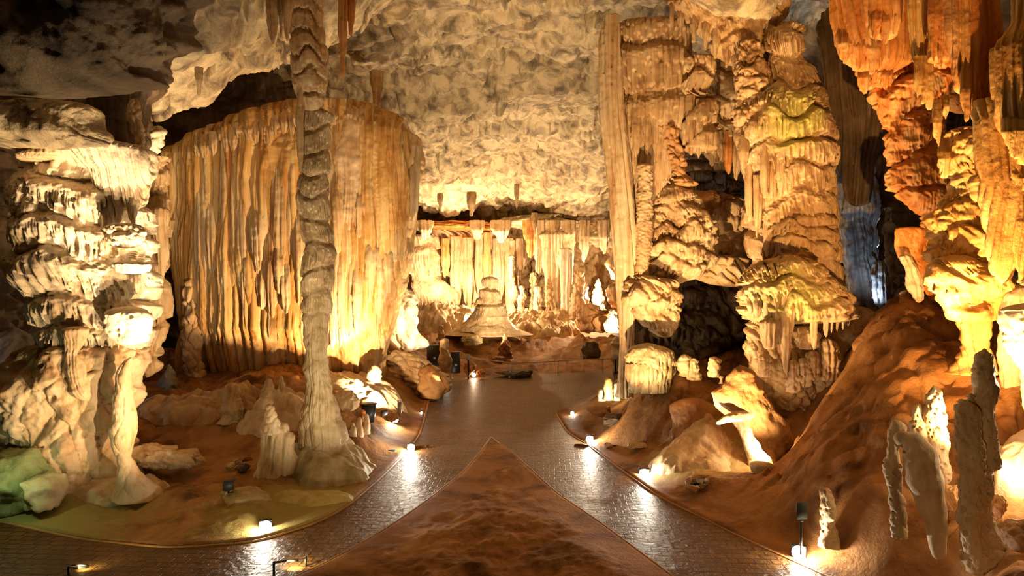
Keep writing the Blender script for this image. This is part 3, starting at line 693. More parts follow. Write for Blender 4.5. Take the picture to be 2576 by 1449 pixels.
# ------------------------------------------------------------------ slim tall column
t = thing('tall_column', 'slim tall banded column rising from the sand to the ceiling in front of the great drapery', 'column', foot(805, 1190, 17))
R = [(-60, 735, 812), (0, 736, 812), (60, 734, 808), (120, 736, 818), (165, 738, 822), (215, 742, 820), (250, 752, 814), (272, 764, 806), (285, 758, 838), (330, 752, 832), (400, 756, 828), (435, 753, 828), (445, 757, 822), (500, 748, 824), (560, 758, 826), (610, 766, 834), (640, 770, 846), (700, 760, 836), (760, 763, 832), (800, 760, 828), (850, 766, 822), (900, 770, 822), (950, 768, 830), (1000, 764, 838), (1030, 760, 840), (1050, 756, 846), (1075, 752, 862), (1105, 752, 868), (1130, 758, 848), (1160, 748, 850), (1185, 720, 862), (1215, 690, 880)]
body('column_shaft', R, 17, .9, mix(band(tiers(.62, .045, .05, .045, 5, 1.0, wv=.6), -100, 830, 17, 40), band(mix(flutes(.10, .016, 3), lumps(.55, .13, 1), knobs(.35, .05, 2, 1.8)), 830, 1300, 17, 40), lumps(.8, .08, 2)), M['greytan'], t, step=2.2, soft=.02)
body('column_cap', [(-60, 736, 812), (60, 735, 810), (150, 738, 820), (215, 742, 818), (260, 756, 808), (285, 770, 800)], 16.75, .9, mix(tiers(.5, .08, .04, .03, 8, .3), flutes(.06, .02, 3)), M['tan'], t, rb=14, step=2.2)
body('side_tube', [(215, 752, 768), (300, 744, 764), (400, 750, 762), (440, 754, 760)], 16.5, .9, flutes(.05, .01, 2), M['tan'], t, rt=10, rb=8)
body('root_flow', [(1150, 700, 790), (1175, 668, 800), (1200, 640, 810), (1230, 610, 800), (1260, 590, 780)], 16.7, .6, mix(lumps(.5, .25, 5), knobs(.4, .06, 2)), M['mossy'], t, rt=30)

t = thing('stalagmite', 'stout pointed stalagmite left of the slim column, joined at the root', 'stalagmite', foot(690, 1190, 16.2))
body('stalagmite_shaft', [(1060, 660, 712), (1085, 657, 722), (1095, 660, 738), (1120, 662, 745), (1150, 658, 745), (1175, 652, 745), (1200, 635, 740), (1225, 610, 720), (1245, 580, 680)], 16.2, .85, mix(byx(flutes(.12, .04, 5)), lumps(.4, .14, 6)), M['cream'], t, rt=12)
body('pointed_cap', [(1016, 673, 682), (1030, 669, 690), (1050, 664, 697), (1068, 659, 705), (1085, 654, 712), (1094, 656, 708)], 15.95, .95, mix(tiers(.18, .03, .05, .008, 2), lumps(.3, .04, 1)), M['cream'], t, rt=8, rb=6)

for k, (x, a, b, w, d, lab) in enumerate(((585, 962, 1062, 52, 19.2, 'jagged broken cream stalagmite stump on the slope before the great drapery'),
        (676, 952, 1010, 36, 19.6, 'blunt lit stalagmite stump on the crest left of the slim column'),
        (707, 946, 985, 17, 19.6, 'small glowing white cone on the crest left of the slim column'),
        (628, 965, 1015, 34, 20.4, 'dull brown stub of stalagmite behind the jagged broken stump'))):
    o = stal('stalagmite', x, a, b, w, d, M['cream'] if k < 3 else M['tan'], None, k + 3, mix(flutes(.16, .03, k), lumps(.4, .1, k), pits(.2, .04, k)), .3, 1.5); put(o, lab, 'stalagmite')
o = crust('rock_bank', 700, 1050, 18.9, 1.3, 1.0, .5, M['cream'], 8); put(o, 'smooth cream rock bank lit up just behind the pointed stalagmite', 'rock')

# hanging stalactites at the top
for k, (x, b, w, d, lab) in enumerate(((686, 112, 26, 15.2, 'broad brown stalactite, longest of the cluster left of the slim column'), (706, 95, 14, 15.3, 'thin brown stalactite between two broader ones left of the slim column'),
        (723, 104, 20, 15.2, 'brown stalactite touching the left side of the slim column top'), (862, 195, 20, 15.6, 'long thin orange stalactite right of the slim column top'), (884, 92, 18, 15.8, 'short orange stalactite beside the long thin one near the top edge'))):
    o = blade('stalactite', x, -70, b, w, d, M['orange'] if k > 2 else M['tan'], None, k, .08, .03, .8, .45); put(o, lab, 'stalactite', 'stalactites around the top of the slim column')
for k, (x, a, b, w, d) in enumerate(((1186, 508, 545, 24, 46), (1300, 488, 530, 9, 44), (1108, 512, 525, 12, 46), (948, 205, 275, 30, 26), (500, 195, 240, 14, 17.5), (1345, 560, 590, 14, 48))):
    o = blade('stalactite', x, a - 25, b, w, d, M['tan'], None, k + 20, .12, .05, .8, .2)
    put(o, ['ragged brown stalactite cluster on the ceiling over the far cone', 'single thin dark stalactite on the ceiling right of the ragged cluster', 'tiny stalactite on the far ceiling left of the ragged cluster', 'drip tufted stalactite above the right end of the great drapery',
            'small stalactite on the pale slab over the dark gap', 'small stub stalactite where the ceiling meets the far chamber'][k], 'stalactite')

# ------------------------------------------------------------------ far chamber
t = thing('drapery_wall', 'brilliantly lit cream curtain wall at the back left of the far chamber', 'drapery', foot(1160, 790, 57))
body('curtain_body', [(572, 1000, 1240), (590, 1005, 1300), (620, 1000, 1318), (680, 1010, 1312), (740, 1020, 1300), (786, 1020, 1290)], 58, .22, mix(flutes(.5, .3, 3), tiers(4.5, .5, .3, .12, 4), lumps(3, .8, 3)), M['cream'], t, rt=6, step=1.8)
body('stepped_flow', [(590, 1012, 1100), (625, 1018, 1104), (660, 1022, 1100), (700, 1030, 1108), (740, 1040, 1150), (790, 1050, 1160)], 55.6, .35, mix(tiers(2.6, .35, .24, .14, 6), lumps(2.5, .3, 2)), M['cream'], t, rt=8, step=1.8)
for k, (x, a, b, w) in enumerate(((1120, 600, 700, 20), (1150, 595, 770, 26), (1178, 598, 785, 24), (1205, 590, 740, 20), (1226, 585, 720, 14), (1255, 600, 770, 30), (1278, 600, 790, 20), (1292, 605, 700, 12), (1308, 600, 680, 18))):
    blade('drapery', x, a, b, w, 55.8, M['ochre'] if k in (4, 0) else M['cream'], t, k, .3, .12, .7, .6, step=1.8)
t = thing('flowstone_column', 'ribbed pale column with glaring foot on the right of the far chamber', 'column', foot(1420, 800, 53))
body('column_shaft', [(585, 1360, 1450), (620, 1368, 1442), (680, 1376, 1440), (740, 1382, 1436), (780, 1392, 1436), (805, 1385, 1455)], 53, .6, mix(flutes(.42, .25, 3), lumps(1.5, .3, 3)), M['cream'], t, rt=8, step=1.8)
body('capped_tube', [(622, 1410, 1438), (640, 1411, 1439), (760, 1416, 1437), (800, 1412, 1440)], 51.4, .8, mix(flutes(.3, .14, 5)), M['white'], t, rt=8, step=1.8)
for k, (x, a, b, w, d, m, lab) in enumerate((
        (1458, 678, 805, 44, 51, 'tan', 'dim tan broad pillar just right of the glaring ribbed column'),
        (1342, 684, 790, 22, 55, 'cream', 'knobbly totem like stalagmite in the dark recess of the far chamber'),
        (1312, 718, 785, 22, 53, 'cream', 'rounded drip covered stalagmite at the left of the far recess'),
        (1352, 720, 785, 26, 53, 'white', 'rounded pale stalagmite below the totem like one in the far recess'),
        (1378, 700, 790, 14, 52, 'tan', 'thin knobbly pillar against the left side of the ribbed column'),
        (1288, 640, 790, 18, 54, 'cream', 'narrow knobbly column at the right end of the lit curtain wall'),
        (1505, 700, 780, 24, 54, 'white', 'glaring white pointed stalagmite near the right end of the far chamber'),
        (1545, 778, 836, 36, 44, 'white', 'glaring white dome shaped stump beside the tall right column'),
        (1552, 845, 935, 26, 37, 'white', 'stump glowing at its top by the end of the railing'),
        (1110, 818, 856, 16, 44, 'tan', 'small pointed stalagmite at the left foot of the far cone'),
        (1270, 838, 912, 26, 41, 'clay', 'brown gnome shaped stalagmite on the red slope below the far cone'),
        (1312, 850, 866, 9, 42, 'clay', 'tiny brown nub on the red slope right of the gnome shaped stalagmite'))):
    o = stal('stalagmite', x, a, b, w, d, M[m], None, k + 7, mix(knobs(.5, .18, k), lumps(.9, .35, k), flutes(.3, .05, k)), .4, 1.25, step=1.8); put(o, lab, 'stalagmite')
t = thing('stalagmite', 'tall layered cone stalagmite on a wide skirt in the middle of the far chamber', 'stalagmite', foot(1232, 835, 46))
body('layered_shaft', [(695, 1218, 1246), (712, 1214, 1252), (724, 1216, 1251), (728, 1209, 1253), (748, 1209, 1257), (752, 1204, 1256), (770, 1198, 1265), (776, 1200, 1266), (790, 1190, 1272), (800, 1180, 1278), (815, 1168, 1288), (832, 1145, 1305)], 46, .9,
     mix(tiers(1.25, .28, .13, .05, 2, .25, wv=.4), lumps(1, .16, 2)), M['greytan'], t, rt=10, step=1.6, soft=.01)
body('spread_skirt', [(790, 1192, 1272), (808, 1172, 1284), (822, 1158, 1298), (832, 1140, 1316), (842, 1120, 1340)], 45.7, .7, mix(lumps(1, .2, 5)), M['cream'], t, rt=6, step=1.6)
t = thing('stalagmite', 'leaning lumpy white stalagmite brightly lit in front of the right end of the great drapery', 'stalagmite', foot(1020, 870, 33))
body('stalagmite_shaft', [(716, 990, 1022), (728, 984, 1034), (745, 984, 1040), (770, 978, 1050), (800, 976, 1053), (830, 978, 1056), (855, 984, 1062), (870, 1000, 1068), (884, 1012, 1045)], 33, .8, mix(lumps(1.0, .5, 12), knobs(1.0, .3, 7, 1.4), pits(.5, .12, 3, .3)), M['white'], t, rt=12, rb=8, step=2)
o = crust('rock_terrace', 1110, 835, 50, 4.2, 3.2, 1.5, M['cream'], 4, rough=.2); put(o, 'bright stepped rock terrace left of the far cone', 'rock')
o = crust('rock_terrace', 1365, 830, 50, 3.8, 3.0, 1.4, M['tan'], 6, rough=.2); put(o, 'pale stepped rock terrace right of the far cone', 'rock')
for (x, y, w, h, d, m, lab, s) in ((1485, 800, 80, 60, 47, 'clay', 'red brown boulder before the glaring ribbed column', 3), (1520, 815, 46, 46, 46, 'clay', 'small red brown boulder next to the glaring white dome', 4),
        (1187, 856, 60, 26, 43, 'mossy', 'pale rounded block at the left under the far cone', 5), (1485, 884, 52, 50, 38, 'dark', 'dark pitted boulder on the red slope behind the railing', 6),
        (1300, 938, 90, 26, 35.5, 'dark', 'dark flat rock heap behind the middle of the railing', 7), (1180, 925, 34, 34, 34.5, 'orange', 'orange lit block behind the white capped railing post', 8),
        (1210, 940, 26, 22, 34.5, 'orange', 'small orange lit stone next to the tiny path lamp', 9), (1560, 668, 60, 90, 50, 'tan', 'pale knobbly boulder high at the right end of the far chamber', 10), (1552, 740, 56, 70, 49, 'tan', 'lumpy rock above the glaring white dome', 11), (1250, 905, 40, 24, 38, 'clay', 'low red brown rock at the foot of the gnome shaped stalagmite', 12)):
    put(rock('boulder', x, y, w, h, d, M[m], None, s, rough=.15), lab, 'rock')
for k, (x, w, b) in enumerate(((1200, 36, 605), (1262, 50, 612), (1336, 40, 650), (1356, 30, 690), (1390, 30, 620), (1430, 30, 622), (1470, 26, 660), (1518, 30, 640), (1070, 40, 604))):
    o = blade('stalactite', x, 555, b, w, 54 - k * .3, M['cream'] if k != 2 else M['orange'], None, k + 70, .3, .15, .7, .1, step=2)
    put(o, 'pale fringed stalactite hanging where the ceiling meets the far chamber', 'stalactite', 'fringed stalactites along the far chamber ceiling')
for k, (x, y, w, h) in enumerate(((1350, 560, 220, 40), (1150, 573, 260, 22), (1520, 600, 120, 50))):
    o = rock('ceiling_ledge', x, y, w, h, 57, M['ceil'] if k != 1 else M['orange'], None, 30 + k, rough=.2, th=.5)
    put(o, ['broken brown ceiling ledge over the recess of the far chamber', 'long orange brown ledge on top of the lit curtain wall', 'reddish ceiling ledge at the right end of the far chamber'][k], 'rock')

# ------------------------------------------------------------------ left mound rocks by the path
o = body('layered_outcrop', [(880, 970, 1020), (900, 962, 1060), (930, 975, 1100), (960, 985, 1130), (990, 1000, 1120), (1020, 1020, 1080)], 29, .6, mix(knobs(.8, .3, 3, .35), lumps(1.0, .6, 3), lumps(.3, .15, 5)), M['tan'], rt=20)
put(o, 'craggy layered outcrop on the mound below the leaning white stalagmite', 'rock')
o = body('layered_outcrop', [(920, 1060, 1092), (940, 1050, 1118), (970, 1045, 1140), (1000, 1060, 1110)], 28, .7, mix(lumps(.9, .4, 8), knobs(.6, .12, 3)), M['clay'], rt=20)
put(o, 'smooth red brown outcrop where the wide path begins on the left', 'rock')
o = stal('stalagmite', 1120, 850, 938, 30, 32.5, M['tan'], None, 9, mix(pits(.3, .06), lumps(.6, .2, 3)), .5, .8); put(o, 'leaning brown leaf shaped standing stone beside the dark boxes', 'stalagmite')
o = stal('stalagmite', 943, 918, 960, 36, 24, M['white'], None, 12, mix(lumps(.4, .15, 1)), .5, 1.2); put(o, 'glaring white stub on the bright ground right of the slim column', 'stalagmite')
for (x, y, w, h, d, m, lab, s) in ((870, 1010, 74, 66, 19.4, 'tan', 'round cracked boulder leaning on the right side of the slim column', 21), (872, 1062, 44, 60, 18.8, 'clay', 'dark red boulder below the round cracked one', 22),
        (985, 1048, 36, 26, 21, 'clay', 'low brown stone beside the steel bollard', 23), (600, 1160, 24, 20, 16.6, 'tan', 'pale stone, largest of the little heap on the sand', 24),
        (578, 1172, 26, 18, 16.2, 'tan', 'rounded stone at the left end of the little heap', 25), (612, 1176, 34, 20, 16.1, 'dark', 'dark stone at the front of the little heap', 26), (620, 1155, 26, 20, 16.8, 'clay', 'red stone at the back of the little heap', 27),
        (565, 1250, 26, 26, 14.4, 'mossy', 'mossy stone beside the small black lamp on the left slope', 28), (590, 1243, 34, 24, 14.6, 'mossy', 'wide mossy stone right of the small black lamp', 29),
        (978, 1165, 34, 34, 18.4, 'green', 'dull green stone at the path edge below the left path lamp', 30)):
    put(rock('boulder' if w > 40 else 'stone', x, y, w, h, d, M[m], None, s, rough=.12), lab, 'rock')
for k, (x, a, b, w) in enumerate(((888, 1062, 1098, 16), (905, 1048, 1100, 13), (922, 1040, 1092, 15), (912, 1030, 1060, 14))):
    o = stal('stalagmite', x, a, b, w, 18.5 + .2 * k, M['cream'] if k < 3 else M['orange'], None, k + 40, lumps(.3, .06, k), .5, 1.0); put(o, 'finger like stone stump leaning by the black bin', 'stalagmite', 'finger stumps by the black bin')
# mossy green rocks at lower centre left
o = crust('flow_rock', 835, 1185, 16.8, 1.35, 1.4, .5, M['mossy'], 2); put(o, 'broad mossy flow rock spreading at the foot of the slim column', 'rock')
o = crust('flow_rock', 790, 1262, 14.7, 1.2, .7, .12, M['olive'], 4); put(o, 'low yellow green crusted rock above the curving path', 'rock')
o = crust('flow_rock', 630, 1262, 14.5, .7, .7, .08, M['mossy'], 6); put(o, 'small mossy crust beside the black lamp on the left slope', 'rock')
o = crust('bright_rock', 905, 985, 23.6, 1.9, 1.9, .35, M['cream'], 7); put(o, 'pale rough rock ground glaring under lamplight right of the slim column', 'rock')
o = crust('flow_rock', 1740, 1130, 16.8, 1.3, 1.0, .3, M['tan'], 9); put(o, 'low tan rock swelling on the slope left of the hooked arch rock', 'rock')

# ------------------------------------------------------------------ right columns
t = thing('drapery_column', 'tall ribbed tan column with hanging drapes and a hollow, just right of the railing', 'column', foot(1640, 960, 21.5))
body('curtain_body', [(56, 1560, 1720), (85, 1545, 1732), (140, 1546, 1732), (230, 1548, 1732), (320, 1552, 1726), (380, 1558, 1700), (430, 1562, 1690), (480, 1566, 1668), (560, 1580, 1650), (640, 1588, 1640), (700, 1590, 1625)], 21.5, .7,
     mix(flutes(.075, .05, 3), band(tiers(1.3, .14, .075, .03, 4, .8, wv=.7), 40, 330, 21), lumps(1.2, .22, 3, 3, .3)), M['tan'], t, rt=12, sq=.85)
body('edge_rib', [(40, 1522, 1552), (100, 1514, 1556), (200, 1513, 1562), (300, 1516, 1570), (400, 1528, 1582), (500, 1538, 1592), (600, 1546, 1604), (700, 1552, 1606), (800, 1558, 1596), (860, 1560, 1592), (960, 1556, 1586), (1000, 1552, 1590)], 20.8, .9,
     mix(flutes(.14, .06, 5, 0, 2.2), lumps(1, .06, 2, 3, .2)), M['curtain'], t)
body('knobby_rib', [(410, 1600, 1640), (470, 1604, 1640), (560, 1600, 1642), (640, 1596, 1636), (700, 1592, 1630)], 20.6, .8, mix(knobs(.16, .05, 3, .6), lumps(.4, .08, 2)), M['tan'], t, rt=10, rb=10)
body('hanging_tier', [(140, 1722, 1786), (165, 1722, 1796), (200, 1724, 1790), (235, 1720, 1764), (250, 1752, 1800), (300, 1722, 1802), (350, 1720, 1800), (385, 1724, 1796)], 20.8, .8, mix(tiers(1.1, .18, .075, .04, 8), flutes(.09, .03)), M['tan'], t, rt=14, rb=12)
B1 = [(56, 1560, 1720), (320, 1552, 1726), (480, 1566, 1668), (700, 1590, 1625)]; B1b = [(140, 1722, 1786), (390, 1722, 1800)]
for k, (x, a, b, w) in enumerate(((1738, 240, 392, 20), (1758, 250, 400, 16), (1776, 260, 388, 16), (1792, 240, 372, 12), (1665, 180, 300, 20), (1690, 160, 330, 26), (1712, 90, 280, 18), (1576, 250, 430, 22), (1602, 200, 400, 26), (1628, 200, 395, 22), (1650, 180, 370, 16), (1590, 400, 560, 20))):
    blade('drapery', x, a, b, w, on(B1b, 20.8, .8, x, 300) + .05 if x > 1722 else on(B1, 21.5, .7, x, (a + b) / 2, .85) + .08, M['tan'], t, k, .08, .03, .7, .6)
body('middle_mass', [(330, 1660, 1690), (360, 1640, 1705), (420, 1636, 1722), (470, 1640, 1740), (520, 1628, 1760), (560, 1622, 1800), (610, 1620, 1806), (650, 1622, 1800), (690, 1630, 1770), (720, 1640, 1700)], 21.4, .6,
     mix(tiers(.6, .16, .06, .06, 9, .7), lumps(.8, .4, 4), knobs(.5, .12, 5)), M['tan'], t, rt=14, rb=14)
body('hollow_rim', [(300, 1652, 1680), (330, 1650, 1706), (380, 1680, 1716), (430, 1700, 1725), (470, 1705, 1760)], 20.9, .7, mix(knobs(.25, .12, 9), lumps(.4, .2, 3)), M['clay'], t, rt=10, rb=10)
body('lower_lumps', [(690, 1580, 1640), (710, 1575, 1700), (740, 1578, 1716), (770, 1585, 1712), (800, 1610, 1706), (830, 1640, 1700), (850, 1660, 1690)], 20.6, .6, mix(tiers(.7, .16, .07, .05, 7, .6), knobs(.6, .16, 4), lumps(.7, .3, 3)), M['tan'], t, rt=14, rb=12)
body('lower_lumps', [(640, 1700, 1860), (680, 1720, 1885), (700, 1740, 1886), (722, 1800, 1880)], 22, .4, mix(knobs(.6, .25, 6), lumps(.6, .3, 6)), M['tan'], t, rt=14, rb=14)

t = thing('drapery_column', 'shadowy orange brown drape hanging deep between the two great right columns', 'column', foot(1840, 720, 22.8))
body('curtain_body', [(120, 1770, 1880), (200, 1780, 1870), (300, 1780, 1872), (370, 1770, 1876), (400, 1790, 1866), (410, 1800, 1850)], 22.8, .6, mix(tiers(.8, .15, .08, .07, 4, .8), lumps(.8, .4, 2)), M['tan'], t, rt=10, rb=4)
for k, (x, b, w) in enumerate(((1790, 420, 26), (1812, 405, 20), (1832, 440, 24), (1852, 455, 26), (1868, 425, 16))): blade('pointed_tip', x, 330, b, w, 22.2, M['tan'] if k != 2 else M['orange'], t, k, .08, .04, .7, .3)
body('lower_body', [(478, 1770, 1800), (500, 1790, 1872), (540, 1800, 1880), (600, 1800, 1884), (640, 1790, 1890), (690, 1760, 1890), (720, 1790, 1890)], 22.8, .5, mix(tiers(1.0, .2, .1, .03, 3), knobs(.5, .15, 3), lumps(.7, .3, 3)), M['tan'], t, rt=14, rb=14)
body('bridge_rock', [(480, 1715, 1800), (500, 1700, 1820), (530, 1710, 1800), (560, 1720, 1790)], 22.4, .6, mix(lumps(.6, .3, 3), knobs(.3, .1, 3)), M['clay'], t, rt=14, rb=10)
o = body('calcite_crystal', [(395, 1803, 1810), (415, 1796, 1826), (435, 1792, 1838), (452, 1792, 1820)], 27, .8, mix(flutes(.2, .08), lumps(.5, .2)), M['white'], rt=4); put(o, 'white calcite seen through the opening between the great right columns', 'rock')
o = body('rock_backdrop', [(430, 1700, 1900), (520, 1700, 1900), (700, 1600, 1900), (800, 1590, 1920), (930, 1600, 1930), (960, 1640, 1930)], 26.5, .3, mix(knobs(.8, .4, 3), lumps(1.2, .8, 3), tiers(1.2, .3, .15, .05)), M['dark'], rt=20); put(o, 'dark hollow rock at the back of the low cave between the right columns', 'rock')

t = thing('flowstone_column', 'towering tiered column with mossy green patch, second of the great columns on the right', 'column', foot(1990, 960, 19))
body('column_shaft', [(55, 1962, 1996), (75, 1945, 2012), (110, 1932, 2014), (160, 1926, 2034), (220, 1912, 2062), (280, 1856, 2078), (340, 1852, 2088), (400, 1860, 2086), (480, 1874, 2084), (560, 1884, 2098), (620, 1890, 2106), (670, 1892, 2112), (720, 1890, 2120)], 19.2, .75,
     mix(tiers(.85, .17, .055, .075, 12, 1.15, wv=.8), lumps(1.3, .24, 5)), M['tanmoss'], t, rt=20, sq=.9, step=2)
for k, (x, a, b, w) in enumerate(((1870, 340, 430, 22), (1885, 400, 560, 18), (1905, 440, 600, 18), (1925, 360, 500, 20), (1945, 400, 510, 16), (1964, 370, 495, 18), (1985, 360, 495, 16), (2002, 560, 640, 20), (1975, 545, 640, 22), (2020, 560, 648, 18), (1930, 560, 650, 20))):
    blade('drapery', x, a, b, w, on([(340, 1852, 2088), (480, 1874, 2084), (640, 1890, 2106)], 19.2, .75, x, (a + b) / 2, .9) + .1, M['tan'], t, k, .07, .03, .7, .6)
body('canopy', [(528, 1960, 2060), (556, 1930, 2100), (600, 1918, 2106), (640, 1920, 2100), (668, 1926, 2090)], 18.7, .6, mix(tiers(.5, .15, .055, .06, 6, .8), lumps(.6, .2, 3)), M['tan'], t, rt=26, rb=12)
body('upper_neck', [(100, 1852, 1920), (180, 1850, 1935), (240, 1848, 1950), (330, 1855, 1950)], 19.2, .6, mix(tiers(.5, .12, .06, .03, 3), knobs(.25, .10, 3), lumps(.6, .3, 2)), M['tan'], t, rt=20, rb=20)

t = thing('ceiling_drapery', 'fringed tan ceiling bulge drooping between the tops of the two great right columns', 'drapery', W(1850, 0, 19.6))
CD = [(-60, 1640, 1985), (0, 1680, 1985), (50, 1735, 1975), (90, 1762, 1962), (130, 1800, 1945), (165, 1850, 1930), (195, 1884, 1918)]
body('drapery_body', CD, 19.8, .4, mix(tiers(.8, .12, .06, .05, 5, 1.0), lumps(.7, .3, 3)), M['tan'], t, rb=20)
for k, (x, b, w) in enumerate(((1712, 92, 22), (1745, 110, 18), (1775, 128, 22), (1800, 150, 18), (1828, 172, 20), (1850, 200, 16), (1880, 222, 20), (1905, 205, 16), (1938, 160, 18), (1960, 115, 14), (1690, 70, 16))):
    blade('stalactite', x, b - 90, b, w, on(CD, 19.8, .4, x, min(b - 60, 120)) + .1, M['tan'], t, k + 3, .06, .03, .8, .2)

t = thing('drapery_shelf', 'wide jutting shelf of tan flowstone fringed with long hanging drips', 'drapery', foot(2000, 960, 17.6))
sb = body('shelf_body', [(640, 1940, 2030), (675, 1896, 2076), (710, 1876, 2104), (745, 1868, 2130), (775, 1866, 2142), (800, 1880, 2140), (815, 1890, 2090)], 17.6, .65, mix(tiers(.6, .18, .055, .06, 9, .8), knobs(.3, .06, 5), lumps(.6, .2, 3)), M['tanmoss'], t, rt=30, rb=12)
for k, (x, a, b, w, m) in enumerate(((1905, 740, 800, 22, 0), (1930, 720, 830, 18, 0), (1950, 720, 840, 18, 0), (1972, 700, 945, 30, 0), (1990, 720, 842, 20, 1), (2008, 720, 800, 24, 0), (2030, 740, 812, 26, 0), (2047, 740, 882, 17, 0), (2062, 740, 800, 16, 1), (2078, 740, 850, 16, 0), (2092, 740, 838, 14, 0), (2106, 740, 836, 14, 0), (2120, 750, 830, 14, 1), (2134, 760, 820, 12, 0), (1888, 750, 790, 16, 0))):
    blade('stalactite', x, a, b, w, on([(640, 1868, 2142), (900, 1868, 2142)], 17.6, .62, x, 780) + .12, M['tan'] if not m else M['curtain'], sb, k, .055, .02, .8, .5, 6 if x == 1972 else 0)
body('mushroom_drape', [(798, 1925, 1950), (812, 1910, 1960), (830, 1912, 1958), (880, 1920, 1950)], 16.8, .7, flutes(.06, .03), M['tan'], t, rt=12, rb=10)
body('lower_rock', [(795, 1890, 1915), (830, 1885, 2040), (870, 1876, 2100), (920, 1874, 2110), (970, 1900, 2100), (1010, 1950, 2060), (1040, 1990, 2050)], 18.6, .5, mix(knobs(.35, .18, 6), lumps(.7, .4, 4), pits(.15, .05)), M['tan'], t, rt=20, rb=14)
for k, (x, a, b, w) in enumerate(((1993, 905, 990, 34), (2020, 900, 975, 34), (2045, 880, 960, 40), (1960, 900, 960, 40), (1925, 890, 950, 40), (2030, 820, 880, 60), (2080, 850, 960, 50))):
    body('lower_knob', [(a, x - w * .35, x + w * .35), ((a + b) / 2, x - w * .5, x + w * .5), (b, x - w * .4, x + w * .45)], 17.2, .8, mix(flutes(.1, .05, k), knobs(.2, .06, k)), M['tan'] if k > 1 else M['cream'], t, rt=w * .4, rb=10)
o = body('rock_bank', [(770, 2120, 2200), (800, 2090, 2215), (850, 2060, 2190), (920, 2050, 2140), (980, 2040, 2110), (1040, 2030, 2080)], 18.8, .5, mix(lumps(.9, .4, 3), knobs(.14, .03, 2), pits(.12, .04)), M['tan'], rt=20); put(o, 'grainy tan rock bank right of the fringed shelf', 'rock')

t = thing('mushroom_flowstone', 'squat mushroom shaped flowstone with drips standing above the path under the ribbed column', 'flowstone', foot(1635, 975, 19.2))
body('mushroom_cap', [(862, 1600, 1660), (874, 1582, 1678), (895, 1572, 1692), (915, 1570, 1697), (935, 1574, 1692), (960, 1580, 1688), (985, 1584, 1684)], 19.4, .75, mix(lumps(.5, .16, 3), byx(band(flutes(.1, .07, 3), 905, 1100, 19.4, 20)), pits(.2, .03)), M['mossy'], t, rt=24)
for k in range(10):
    x = 1580 + k * 11.5; blade('drip_leg', x, 915, (962, 968, 975, 965, 978, 970, 960, 966, 950, 955)[k], 13, 18.75 + .35 * (abs(x - 1635) / 60) ** 2, M['mossy'] if k % 2 else M['tan'], t, k, .05, .02, .9, .7)
body('mushroom_stem', [(925, 1580, 1685), (985, 1585, 1680)], 19.7, .6, flutes(.1, .05), M['dark'], t)

for k, (x, a, b, w, d, m, lab) in enumerate(((1722, 890, 945, 30, 18.9, 'mossy', 'knobbly green tinged stump right of the mushroom flowstone, left one of a pair'), (1745, 900, 955, 34, 18.8, 'mossy', 'knobbly green tinged stump right of the mushroom flowstone, right one of a pair'), (1796, 896, 948, 28, 18.4, 'cream', 'small double knobbed pale stump above the smooth arch rock'), (1815, 945, 965, 12, 17.6, 'cream', 'tiny pale nub just above the smooth arch rock'))):
    put(stal('stalagmite', x, a, b, w, d, M[m], None, k + 2, mix(knobs(.2, .07, k), lumps(.3, .1, k)), .7, 1.0), lab, 'stalagmite')

# arch rock with the lamp inside
t = thing('arch_rock', 'smooth grey brown hooked rock with a glaring white lamp glow inside its hollow', 'rock', foot(1900, 1200, 15))
def ribbon(name, path, mat, parent, disp=None, nu=48, th=1.0):
    """a thick bent limb of rock along (px,py,d,half width px)"""
    P = np.array([W(p[0], p[1], p[2]) for p in path]); Rr = np.array([p[3] / F * p[2] for p in path]); n = 90
    t_ = np.linspace(0, 1, len(P)); u = np.linspace(0, 1, n)
    C = np.stack([smooth1(np.interp(u, t_, P[:, k]), 9) for k in range(3)], 1); r = smooth1(np.interp(u, t_, Rr), 9)
    T_ = np.gradient(C, axis=0); T_ /= np.linalg.norm(T_, axis=1)[:, None]
    A = np.cross(T_, (0, 1, 0)); A /= np.linalg.norm(A, axis=1)[:, None]; B = np.cross(T_, A)
    an = np.linspace(0, 2 * math.pi, nu, endpoint=False)
    fac = np.sqrt(np.clip(1 - (1 - np.clip(u / .08, 0, 1)) ** 2, .02, 1)) * np.sqrt(np.clip(1 - (1 - np.clip((1 - u) / .08, 0, 1)) ** 2, .02, 1))
    V = C[:, None] + (r * fac)[:, None, None] * (np.cos(an)[None, :, None] * A[:, None] + th * np.sin(an)[None, :, None] * B[:, None])
    nd = V - C[:, None]; nd /= np.linalg.norm(nd, axis=-1, keepdims=True) + 1e-9
    V = V + nd * (.12 * fbm(V[..., 0] / .5, V[..., 1] / .5, V[..., 2] / .5, 4) * np.minimum(1, r / .3)[:, None])[..., None]
    i, j = np.meshgrid(np.arange(n - 1), np.arange(nu), indexing='ij'); j2 = (j + 1) % nu
    Q = np.stack([i * nu + j, i * nu + j2, (i + 1) * nu + j2, (i + 1) * nu + j], -1).reshape(-1, 4)
    Vf = V.reshape(-1, 3); n0 = len(Vf); Vf = np.vstack([Vf, C[0], C[-1]]); a = np.arange(nu); b = (a + 1) % nu; L0 = (n - 1) * nu
    Tt = np.vstack([np.stack([np.full(nu, n0), b, a], -1), np.stack([np.full(nu, n0 + 1), L0 + a, L0 + b], -1)])
    return mesh(name, Vf, Q, mat, parent, Tt)
